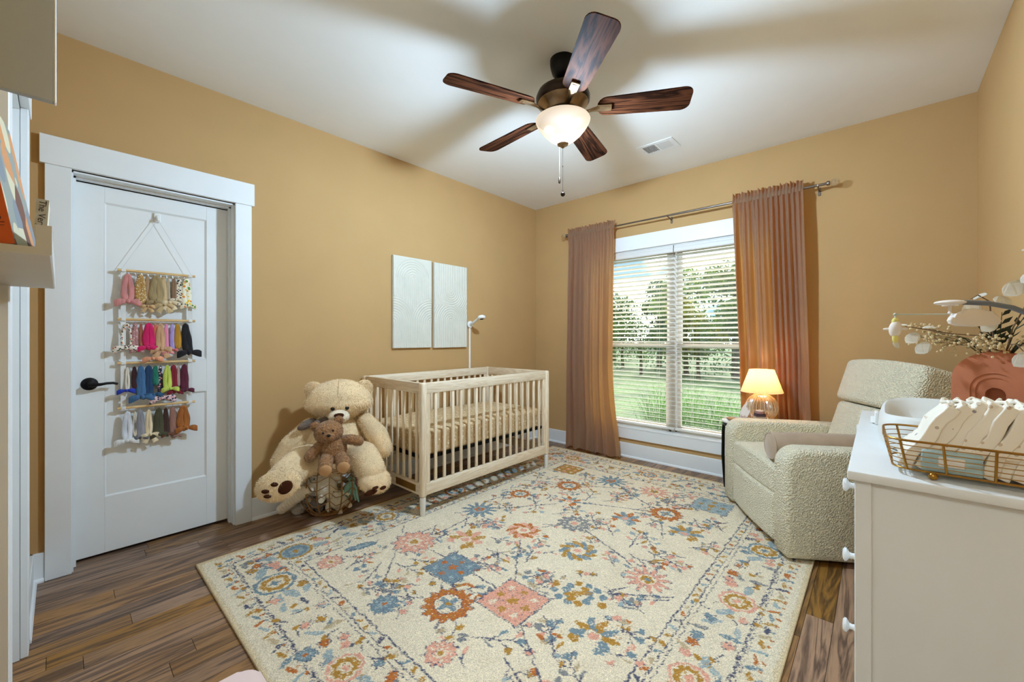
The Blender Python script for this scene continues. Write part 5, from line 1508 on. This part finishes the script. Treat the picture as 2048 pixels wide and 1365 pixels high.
sb = thing('teddy_bear', 'small brown curly teddy bear seated in the lap of the giant cream bear', 'teddy bear', P0, YAW)
sh = Vector((.27, 0, 0))
FS = .006
m = MB(); m.ell((.265,-.036,.500), (.068,.078,.088), nu=28, nv=18); m.fuzz(3000, FS, .0014, seed=21); m.build('torso', M_BROWN, sb, angle=3)
hr = Rm(.20,0,0)
m = MB(); m.ell((.275,-.062,.612), (.070,.083,.070), nu=28, nv=18, rot=hr); m.fuzz(2600, FS, .0014, seed=22); hd_ = m.build('head', M_BROWN, sb, angle=3)
for s_ in (-1, 1):
    c = hr @ Vector((-.01, s_*.068, .052)); m = MB(); m.ell((.275+c.x,-.062+c.y,.612+c.z), (.014,.028,.028), nu=16, nv=10, rot=hr); m.fuzz(500, FS, .0014, seed=25+s_); m.build('ear', M_BROWN, sb, angle=3)
    c = hr @ Vector((.062, s_*.028, .012)); m = MB(); m.ell((.275+c.x,-.062+c.y,.612+c.z), .0072, nu=12, nv=8); m.build('eye', M_EYE, sb)
c = hr @ Vector((.064, 0, -.016)); m = MB(); m.ell((.275+c.x,-.062+c.y,.612+c.z), (.022,.032,.026), nu=18, nv=12); m.fuzz(400, .004, .0012, seed=28); mz = m.build('muzzle', M_BROWN, sb, angle=3)
c = hr @ Vector((.086, 0, -.006)); m = MB(); m.ell((.275+c.x,-.062+c.y,.612+c.z), (.006,.012,.009), nu=12, nv=8); m.build('nose', M_EYE, mz)
m = limb([(.27,-.095,.545),(.29,-.14,.505),(.295,-.165,.475)], [.026,.032,.032], 14, 5); m.fuzz(1100, FS, .0014, seed=31); m.build('arm', M_BROWN, sb, angle=3)
m = limb([(.27,.02,.555),(.30,.065,.560),(.315,.110,.548)], [.026,.030,.030], 14, 5); m.fuzz(1100, FS, .0014, seed=32); m.build('arm', M_BROWN, sb, angle=3)
for k, (y0, y1, z1) in enumerate(((-.065,-.078,.408),(-.002,.020,.416))):
    m = limb([(.29,y0,.462),(.345,y1,.438)], [.042,.040], 14, 5); m.fuzz(1200, FS, .0014, seed=35+k); lg = m.build('leg', M_BROWN, sb, angle=3)
    m = MB(); m.ell((.372,y1,z1+.006), (.026,.042,.045), nu=20, nv=14, rot=Rm(0,.25,0)); m.fuzz(700, .004, .0014, seed=38+k); m.build('foot', M_BROWN, lg, angle=3)
    m = MB(); m.ell((.386,y1,z1-.002), (.016,.036,.038), nu=20, nv=12, rot=Rm(0,.25,0)); m.build('sole_pad', M_SUEDE, lg)

# ---- rope basket
M_ROPE = mat('jute_rope', lin(162,116,66), .9, var=.15, vscale=120, bump=.6, bscale=400)
BC = Vector((.205, 1.262, 0))
rb_ = thing('rope_basket', 'open woven rope basket of soft toys under the giant teddy bear', 'basket', tuple(BC), YAW)
prof = [(.125,.008),(.155,.035),(.185,.09),(.198,.155),(.198,.215),(.190,.275),(.186,.315)]
def bp(a, f):
    f = max(0, min(1, f))*(len(prof)-1); i = min(int(f), len(prof)-2); t = f-i
    r = prof[i][0]*(1-t)+prof[i+1][0]*t; z = prof[i][1]*(1-t)+prof[i+1][1]*t
    return (r*math.cos(a), r*math.sin(a), z)
NR = 16
for k in range(NR):
    a = 2*PI*k/NR
    m = MB(); m.tube([bp(a, i/10) for i in range(11)], .0042, 6); m.build('upright_rope', M_ROPE, rb_)
for lv_ in range(6):
    m = MB(); pts = []
    for k in range(NR*2):
        a = 2*PI*k/(NR*2); pts.append(bp(a, .16+.15*lv_ + (.11 if (k % 4) in (0, 3) else 0)*(1 if k % 2 == 0 else 1)*(.5 if k % 4 == 3 else 1)))
    m.tube(pts, .0028, 5, closed=True); m.build('chevron_rope', M_ROPE, rb_)
m = MB(); m.tube([bp(2*PI*i/40, 1.0) for i in range(40)], .008, 8, closed=True); m.build('rim', M_ROPE, rb_)
m = MB(); m.tube([bp(2*PI*i/40, 0.0) for i in range(40)], .008, 8, closed=True)
for rr_k in (.11,.09,.07,.05,.03,.012): m.tube([(rr_k*math.cos(2*PI*i/30), rr_k*math.sin(2*PI*i/30), .009) for i in range(30)], .009, 6, closed=True)
m.build('coiled_base', M_ROPE, rb_)

def plush(label, c, s, cols, seed, kind='bunny', rot=(0,0,0)):
    s *= 1.22
    r = random.Random(seed)
    t = thing('stuffed_toy', label, 'stuffed toy', (BC.x, BC.y, 0), YAW, group='soft toys in the rope basket')
    M = T(*c) @ Rm(*rot)
    a = mat('toy_%d_a' % seed, cols[0], .95, var=.06, vscale=20, bump=.4, bscale=180, bdist=.004); b = mat('toy_%d_b' % seed, cols[-1], .95, var=.06, vscale=20)
    m = MB(); m.ell((0,0,0), (s*.9,s*1.0,s*1.1), M=M, nu=22, nv=14); m.fuzz(700, .005, .0014, seed=seed); m.build('body', a, t, angle=3)
    m = MB(); m.ell((0,0,s*1.35), (s*.72,s*.78,s*.7), M=M, nu=20, nv=12); m.fuzz(500, .005, .0014, seed=seed+1); h = m.build('head', a, t, angle=3)
    for s_ in (-1, 1):
        if kind == 'bunny': pts, rad = [(0,s_*s*.35,s*1.8),(-.1*s,s_*s*.6,s*2.3),(.1*s,s_*s*.9,s*2.5)], [s*.16,s*.22,s*.12]
        else: pts, rad = [(0,s_*s*.5,s*1.7),(0,s_*s*.72,s*1.95)], [s*.24,s*.2]
        m = MB(); m.tube(pts, rad, 10, flat=(.5,1), M=M); m.build('ear', b, h)
        m = MB(); m.ell((s*.66,s_*s*.26,s*1.45), s*.08, M=M, nu=8, nv=6); m.build('eye', M_EYE, h)
        m = MB(); m.tube([(.2*s,s_*s*.8,s*.5),(.5*s,s_*s*1.15,s*.2),(.7*s,s_*s*1.2,-.1*s)], [s*.28,s*.26,s*.2], 10, M=M); m.build('arm', a, t)
        m = MB(); m.tube([(.3*s,s_*s*.45,-s*.8),(.8*s,s_*s*.55,-s*1.0),(1.1*s,s_*s*.6,-s*1.0)], [s*.33,s*.3,s*.24], 10, M=M); m.build('leg', b, t)
plush('cream soft bunny pressed against the front ropes of the basket', (.075,-.03,.20), .062, [lin(250,240,220), lin(246,232,206)], 60, 'bunny', (.2,-.1,.1))
plush('round ivory soft toy low at the front of the basket', (.07,.045,.085), .052, [lin(250,236,206), lin(244,224,190)], 62, 'cub', (.6,.2,.3))
plush('white lamb toy at the left side of the basket', (.02,-.10,.17), .05, [lin(236,228,214), lin(226,214,196)], 64, 'cub', (-.4,0,-.8))
plush('grey mouse toy at the bottom left of the basket', (.055,-.075,.07), .036, [lin(140,132,126), lin(120,112,108)], 66, 'cub', (.9,.3,-.6))
plush('dusty pink bunny at the right side of the basket', (-.01,.125,.11), .042, [lin(206,150,142), lin(190,130,124)], 68, 'bunny', (-1.0,.2,.8))
plush('beige soft toy at the back of the basket', (-.09,.02,.15), .055, [lin(226,206,170), lin(216,194,158)], 70, 'cub', (.1,0,2.6))
oc = thing('octopus_toy', 'mint green octopus toy poking out at the right of the basket', 'stuffed toy', (BC.x, BC.y, 0), YAW, group='soft toys in the rope basket')
M_MINT = mat('mint_plush', lin(148,192,172), .9, var=.06, vscale=30)
m = MB(); m.ell((.085,.135,.205), (.024,.028,.028), nu=18, nv=12); m.build('head', M_MINT, oc)
for k in range(5):
    a = -.9+.45*k
    m = MB(); m.tube([(.09,.125+.02*math.sin(a),.19),(.105,.13+.04*math.sin(a),.16),(.10,.135+.05*math.sin(a),.13-.01*k),(.085,.14+.055*math.sin(a),.10-.012*k)], [.012,.010,.008,.005], 8); m.build('tentacle', M_MINT, oc)
for s_ in (-1, 1):
    m = MB(); m.ell((.110,.125+s_*.012,.212), .005, nu=8, nv=6); m.build('eye', M_EYE, oc)
rl = thing('ribbed_plush', 'cream ribbed tube shaped plush leaning on the baseboard under the bear foot', 'stuffed toy', (.0, 0, 0), 0)
pts, rad = [], []
for i in range(41):
    f = i/40; pts.append((.085+.16*f, .972+.115*f, .036+.155*f)); rad.append((.030+.010*f)*(1+.06*math.sin(f*2*PI*11))*(math.sin(min(1,f*9+.25)*PI/2)))
m = MB(); m.tube(pts, rad, 18); m.build('ribbed_tube', M_CREAM2, rl)
m = MB(); m.ell((.245,1.087,.19), (.04,.04,.036), nu=16, nv=10); m.build('end_cap', M_CREAM2, rl)
wf = thing('fluffy_toy', 'white fluffy toy lying on the floor left of the rope basket', 'stuffed toy', (.115, 1.085, 0), 0)
m = MB(); m.ell((0,0,.034), (.045,.035,.032), nu=22, nv=14); m.fuzz(2200, .012, .0014, seed=51); m.build('body', mat('white_fluff', lin(234,224,212), .95, var=.05), wf, angle=3)
m = MB(); m.ell((.03,.02,.05), (.022,.02,.02), nu=16, nv=10); m.fuzz(700, .010, .0014, seed=52); m.build('head', MATS['white_fluff'], wf, angle=3)

# ================================================================== headband hanger on the closet door
M_DOWEL = wood_mat('birch_dowel', lin(206,164,104), lin(228,192,134), .5, 'y', 2, rnd=.05)
M_TAPE = mat('white_ribbon_strap', lin(232,230,224), .8)
hg = thing('headband_hanger', 'four tier wooden dowel headband hanger hung from a hook on the closet door', 'hanger', (0,0,0))
HXp = SX+.026
ROWZ = [1.570, 1.296, 1.052, .802]
m = MB(); m.rbox(SX+.0003, SX+.006, .368, .398, 1.872, 1.925, .006, 3); m.tube([(SX+.005,.383,1.905),(SX+.014,.383,1.892),(SX+.022,.383,1.878),(SX+.028,.383,1.878),(SX+.03,.383,1.89)], [.008,.007,.0065,.006,.005], 8); o = m.build('door_hook', M_WHITE, hg)
for yy in (.228, .540):
    m = MB(); m.tube([(SX+.026,.383,1.884),(HXp,yy,ROWZ[0]+.004)], .0012, 6); m.build('hanging_cord', M_CORD, hg)
for i, z in enumerate(ROWZ):
    m = MB(); m.cyl((HXp, .212, z), (HXp, .556, z), .0075, n=16); m.build('dowel', M_DOWEL, hg)
for yy in (.236, .532):
    m = MB()
    for i, z in enumerate(ROWZ):
        m.rbox(HXp-.0088, HXp+.0088, yy-.0105, yy+.0105, z-.0088, z+.0088, .003, 1)
        if i < 3: m.box(HXp-.0025, HXp-.0015, yy-.0105, yy+.0105, ROWZ[i+1]+.008, z-.008)
    m.build('strap', M_TAPE, hg, smooth=False)
hk = MB(); hk.tube([(0,0,-.007),(0,0,-.016),(.0,.003,-.022),(0,.0065,-.026),(0,.003,-.031),(0,-.002,-.030)], .0011, 6); ME_HOOK = hk.mesh('hook', mat('steel_hook', lin(170,170,172), .3, metal=.9))
HY = [.258+.0272*i for i in range(10)]
for z in ROWZ:
    for y_ in HY: link('hook', ME_HOOK, hg, (HXp+.001, y_, z))

FLOW = dict(
  dots=print_mat('mustard_dot_fabric', lin(178,134,70), [lin(240,226,196)], 110, .85, .28),
  leopard=print_mat('leopard_spot_fabric', lin(228,214,190), [lin(28,22,20), lin(40,30,26)], 95, .85, .42),
  lemon=print_mat('lemon_floral_fabric', lin(240,232,204), [lin(232,180,40), lin(96,140,60), lin(226,140,60), lin(240,200,60)], 62, .85, .42),
  redfloral=print_mat('red_floral_fabric', lin(234,222,206), [lin(170,60,44), lin(70,84,64), lin(222,130,86), lin(40,44,50)], 95, .85, .42),
  mauvefloral=print_mat('mauve_floral_fabric', lin(176,128,124), [lin(214,176,168), lin(140,86,84)], 90, .85, .36),
  navyfloral=print_mat('navy_floral_fabric', lin(34,40,62), [lin(222,150,150), lin(236,220,206), lin(150,96,80)], 90, .85, .42),
  pinknavy=print_mat('blush_navy_floral_fabric', lin(226,196,196), [lin(36,44,70), lin(60,60,80), lin(214,150,150)], 80, .85, .46))
def fab(*c): 
    k = 'fabric_%d_%d_%d' % c
    return MATS.get(k) or mat(k, lin(*c), .88, var=.12, vscale=26, bump=.5, bscale=90, bdist=.004, sheen=.2, stretch=(1,2.2,.5))
GRP = 'headbands on the closet door hanger'
def headband(row, y, label, mt, w=.020, L=.10, band=.012, bow=0.0, tail=0, bmat=None, dx=0.0, flop=0.0, lift=0.0):
    """a loop of cloth hanging from its hook, with a bow at the lower end"""
    z0 = ROWZ[row]-.026; L *= 1.5; w *= .74; bow *= 1.3; band *= 1.08
    t = thing('headband', label, 'headband', (HXp+.004+lift, y, z0), 0, GRP)
    pts, rad = [], []
    n = 22
    for i in range(n):
        a = 2*PI*i/n
        s = (1-math.cos(a))/2            # 0 at hook, 1 at the bottom
        yy = w*math.sin(a)*(.35+.65*s**.6) + flop*s
        pts.append((.004*math.cos(a*2)+.006*s, yy, -L*s)); rad.append(band*(.72+.28*s)*(1+.08*math.sin(5*a+y*50)))
    m = MB(); m.tube(pts, rad, 10, closed=True, flat=(.6,1.0), up=(1,0,0)); lp = m.build('loop', mt, t, angle=3)
    bm_ = bmat or mt
    if bow > 0:
        cy, cz = flop+dx, -L
        for s_ in (-1, 1):
            rows = []
            for i in range(7):
                f = i/6; ln = bow*f; hgt = bow*(.14+.5*math.sin(min(1,f*1.15)*PI*.55))*(1 if f < .95 else .82)
                ring = []
                for j in range(14):
                    th = 2*PI*j/14
                    pl_ = 1+.16*math.cos(3*th+s_)*f
                    ring.append((.014+.010*math.sin(f*PI)*math.cos(th)*1.1+.003*f, cy+s_*ln*1.0, cz+hgt*.55*math.sin(th)*pl_-.22*bow*f*f))
                rows.append(ring)
            q = MB(); q.strip(rows, close_u=True); q.add(rows[-1], [tuple(range(14))]); q.build('bow_lobe', bm_, t, angle=3)
        q = MB(); q.ell((.016,cy,cz), (.011,bow*.2,bow*.22), nu=12, nv=8); q.build('bow_knot', bm_, t)
        for s_ in ((-1, 1) if tail else ()):
            q = MB(); q.tube([(.014,cy,cz-.004),(.016,cy+s_*bow*.35,cz-bow*.55),(.014,cy+s_*bow*.6,cz-bow*1.05)], [bow*.12,bow*.24,bow*.34], 8, flat=(.25,1), up=(1,0,0)); q.build('bow_tail', bm_, t)
    return t
A_ = HY
# top tier
headband(0, A_[0]-.004, 'dusty pink headwrap with wide bow, leftmost on the top dowel', fab(214,140,134), .026, .098, .014, .044)
headband(0, A_[2]-.006, 'mustard headwrap with white dots on the top dowel', FLOW['dots'], .018, .098, .016, .0)
headband(0, A_[3]-.004, 'narrow taupe headband with tan bow on the top dowel', fab(176,140,104), .006, .112, .009, .026, 1, fab(206,166,116))
headband(0, A_[4]+.008, 'wide khaki olive headwrap in the middle of the top dowel', fab(166,142,98), .026, .095, .022, .030, 0, None, -.006)
headband(0, A_[5]+.012, 'tan headwrap with folded bow beside the khaki one on the top dowel', fab(206,176,128), .008, .104, .012, .034, 1, None, .0, .004)
headband(0, A_[6]+.006, 'thin beige headband with cream ruffled bow on the top dowel', fab(186,164,134), .008, .094, .006, .032, 1, fab(232,208,168), .006)
headband(0, A_[7]+.006, 'brown striped headband with cream flower on the top dowel', fab(140,108,80), .010, .082, .008, .024, 0, fab(238,220,192), .008)
headband(0, A_[8]+.002, 'black and cream leopard spotted headband on the top dowel', FLOW['leopard'], .010, .10, .011, .020, 0, None, .010)
headband(0, A_[9]+.010, 'yellow lemon print headwrap, rightmost on the top dowel', FLOW['lemon'], .018, .105, .016, .030, 0, None, .006)
# second tier
headband(1, A_[0]-.008, 'thin red floral headband with wide floral bow, leftmost on the second dowel', FLOW['redfloral'], .032, .088, .007, .042, 0, None, -.004)
headband(1, A_[1]-.002, 'mauve floral headband on the second dowel', FLOW['mauvefloral'], .012, .098, .010, .024, 0, None, .006)
headband(1, A_[2]-.004, 'rusty brown narrow headband on the second dowel', fab(168,96,74), .005, .080, .007)
headband(1, A_[3]+.002, 'hot pink headwrap with knotted bow on the second dowel', fab(214,20,96), .022, .088, .016, .034, 0, None, -.006, 0, .006)
headband(1, A_[4]+.004, 'coral headband with large peach fan bow on the second dowel', fab(232,116,88), .008, .130, .007, .036, 0, fab(236,160,120), -.012)
headband(1, A_[5]-.002, 'tan twisted headwrap with bow on the second dowel', fab(210,164,122), .018, .094, .013, .038, 1, None, .004, 0, .004)
headband(1, A_[6]-.002, 'bubblegum pink headband with rosette on the second dowel', fab(236,140,170), .006, .108, .009, .022, 0, fab(232,150,150), .006)
headband(1, A_[7]-.002, 'lavender headband on the second dowel', fab(176,156,214), .007, .098, .009, .020, 0, fab(220,110,110), .0)
headband(1, A_[8]-.004, 'mustard gold headband on the second dowel', fab(190,138,40), .011, .088, .012)
headband(1, A_[9]+.004, 'black velvet headwrap with wide bow, rightmost on the second dowel', fab(20,18,22), .014, .110, .018, .046, 0, None, .004, .014, .004)
# third tier
headband(2, A_[0]-.006, 'thin ivory headband with royal blue flower, leftmost on the third dowel', fab(236,226,206), .010, .084, .005, .030, 0, fab(30,56,170), -.006)
headband(2, A_[1]-.004, 'black and red striped headband on the third dowel', fab(60,22,26), .009, .074, .009)
headband(2, A_[2]-.004, 'slate blue headwrap with pleated bow on the third dowel', fab(66,108,150), .014, .112, .015, .044, 0, None, .004, 0, .004)
headband(2, A_[3]+.002, 'deep navy headwrap on the third dowel', fab(26,62,98), .014, .106, .016, .036, 0, fab(40,84,120), .018)
headband(2, A_[4]+.004, 'emerald green headband on the third dowel', fab(22,116,92), .008, .066, .011)
headband(2, A_[5]-.002, 'navy floral headband with blush printed bow on the third dowel', FLOW['navyfloral'], .007, .122, .008, .046, 0, FLOW['pinknavy'], .010)
headband(2, A_[6]+.002, 'lime green headwrap with knot on the third dowel', fab(200,214,92), .018, .088, .011, .032, 0, None, .012, 0, .008)
headband(2, A_[7]+.004, 'dark red headband with frilly bow on the third dowel', fab(132,24,40), .014, .102, .013, .030, 0, None, .006)
headband(2, A_[8]+.000, 'thin mauve beige headband on the third dowel', fab(190,160,150), .006, .080, .004)
headband(2, A_[9]+.000, 'burgundy velvet headwrap with bow, rightmost on the third dowel', fab(92,22,46), .013, .098, .015, .030, 0, None, .008)
# bottom tier
headband(3, A_[0]-.006, 'white headwrap with tulle bow, leftmost on the bottom dowel', fab(226,228,234), .020, .104, .012, .040, 0, fab(236,234,228), -.004)
headband(3, A_[1]-.002, 'thin ivory cord headband on the bottom dowel', fab(226,214,190), .010, .090, .004)
headband(3, A_[2]-.006, 'pewter grey headwrap on the bottom dowel', fab(150,148,152), .013, .098, .013, .026, 0, fab(110,108,112), .0)
headband(3, A_[3]+.002, 'cream headwrap with long tails on the bottom dowel', fab(238,216,176), .015, .092, .009, .032, 1, None, .006)
headband(3, A_[5]-.008, 'dark olive headwrap with bow on the bottom dowel', fab(78,74,48), .016, .096, .016, .032, 0, None, .0)
headband(3, A_[6]-.004, 'dark chocolate headband on the bottom dowel', fab(66,38,28), .010, .100, .010, .024, 0, fab(120,70,44), .008)
headband(3, A_[7]+.000, 'mauve brown headwrap on the bottom dowel', fab(160,116,100), .012, .110, .014, .018, 0, None, .010, .006)
headband(3, A_[8]+.022, 'big rust orange headwrap with fan bow, rightmost on the bottom dowel', fab(172,100,36), .026, .084, .018, .040, 0, None, .014, 0, .006)

# ================================================================== book ledge, books and panel beside the camera
ld_ = thing('picture_ledge', 'white picture ledge holding books on the near wall', 'shelf', (0,0,0))
m = MB(); m.prism([(RY0+.0005,1.316),(-.010,1.316),(-.008,1.318),(-.008,1.360),(-.024,1.360),(-.024,1.327),(RY0+.012,1.327),(RY0+.012,1.40),(RY0+.0005,1.40)], 1.53, 2.14, 'x'); m.build('ledge', mat('white_ledge_paint', lin(206,205,200), .5, var=.01), ld_, smooth=False)
pn = thing('wall_panel', 'pale grey flat panel jutting from the near wall above the book ledge', 'panel', (0,0,0))
m = MB(); m.rbox(2.128, 2.140, RY0+.0005, -.006, 1.545, 2.20, .0015, 1); m.build('board', mat('grey_white_panel', lin(178,184,188), .6, var=.01), pn, smooth=False)
m = MB(); m.rbox(2.127, 2.1395, -.006, -.0035, 1.5445, 2.2005, .001, 1); m.build('edge_strip', M_TRIM, pn, smooth=False)
M_PAGE = mat('cream_book_pages', lin(232,222,196), .9, var=.05, vscale=200, stretch=(1,6,1))
def book(label, x0, x1, yb, th, h, lean, c_spine, m_cover, title=None, tsize=.012, tz_=.10, extra=None, rz=0.0):
    b = thing('book', label, 'book', (x1, yb, 1.3275), math.radians(rz), 'books on the picture ledge')
    M = Rm(math.radians(lean),0,0); w_ = x1-x0
    m = MB(); m.box(-w_, -.002, 0, .0018, 0, h, M); m.build('front_cover' if False else 'back_cover', m_cover, b, smooth=False)
    m = MB(); m.box(-w_, -.002, th-.0018, th, 0, h, M); m.build('front_cover', m_cover, b, smooth=False)
    m = MB(); m.box(-.0025, 0, 0, th, 0, h, M); m.build('spine', c_spine, b, smooth=False)
    m = MB(); m.box(-w_+.004, -.003, .0018, th-.0018, .003, h-.003, M); m.build('pages', M_PAGE, b, smooth=False)
    if title:
        text('title', title, tsize, b, M @ T(.0004, th/2, tz_) @ Matrix(((0,0,1,0),(0,1,0,0),(-1,0,0,0),(0,0,0,1))), M_INK, .0002)
    if extra: extra(b, M, th)
    return b
M_OR = mat('orange_book_cloth', lin(214,96,24), .6, var=.03)
M_ART = print_mat('muted_abstract_cover', lin(150,158,150), [lin(222,150,92), lin(226,216,180), lin(128,140,152), lin(110,60,44), lin(170,176,160)], 17, .5, .62)
M_GB = mat('pale_grey_book', lin(196,190,172), .6, var=.02)
M_TEAL = mat('dark_teal_book', lin(34,58,62), .5, var=.03)
def imprint(b, M, th):
    m = MB(); m.box(.0002,.0005,th*.25,th*.75,.030,.0308,M); m.box(.0002,.0005,th*.3,th*.7,.026,.0266,M); m.ell((.0003,th/2,.037),(.0003,.0025,.003),M=M,nu=10,nv=6); m.build('imprint', M_INK, b, smooth=False)
book('orange spined picture book leaning at the near end of the ledge', 1.90, 2.125, -.0620, .019, .235, 9.0, M_OR, M_ART, 'CHARLIE BROWN', .0125, .115, imprint, rz=-5.0)
book('dark teal book behind the orange spined one on the ledge', 1.94, 2.120, -.0785, .013, .17, 5.5, M_TEAL, M_TEAL, rz=-4.0)
book('pale grey spined book standing alone at the far end of the ledge', 1.56, 1.66, -.0445, .019, .178, -3.0, M_GB, M_PAGE, 'The Very', .016, .145)

# ================================================================== pink stool at the bottom of the frame
M_PINK = mat('pale_pink_paint', lin(240,214,206), .45, var=.01)
sl_ = thing('toddler_stool', 'pale pink rounded toddler stool at the bottom of the frame', 'stool', (1.995, .190, 0))
m = MB()
out = []
for cx, cy, s in ((.11,.11,0),(-.11,.11,PI/2),(-.11,-.11,PI),(.11,-.11,1.5*PI)):
    for i in range(8):
        t = s+PI/2*i/7; out.append((cx+.04*math.cos(t), cy+.04*math.sin(t)))
bm = bmesh.new(); lo_ = [bm.verts.new((x,y,.318)) for x,y in out]; hi_ = [bm.verts.new((x,y,.348)) for x,y in out]
bm.faces.new(lo_[::-1]); bm.faces.new(hi_); n = len(out)
for i in range(n): bm.faces.new((lo_[i],lo_[(i+1)%n],hi_[(i+1)%n],hi_[i]))
bmesh.ops.bevel(bm, geom=[e for e in bm.edges if abs(e.verts[0].co.z-e.verts[1].co.z) < 1e-6], offset=.008, segments=3, profile=.5, affect='EDGES')
bm.verts.index_update(); m.add([v.co[:] for v in bm.verts], [[v.index for v in f.verts] for f in bm.faces]); bm.free()
m.build('seat', M_PINK, sl_)
for sx in (-1,1):
    for sy in (-1,1):
        m = MB(); m.cyl((sx*.095,sy*.095,.32),(sx*.115,sy*.115,.0005),.017,.013,n=14); m.build('leg', M_WHITE, sl_)
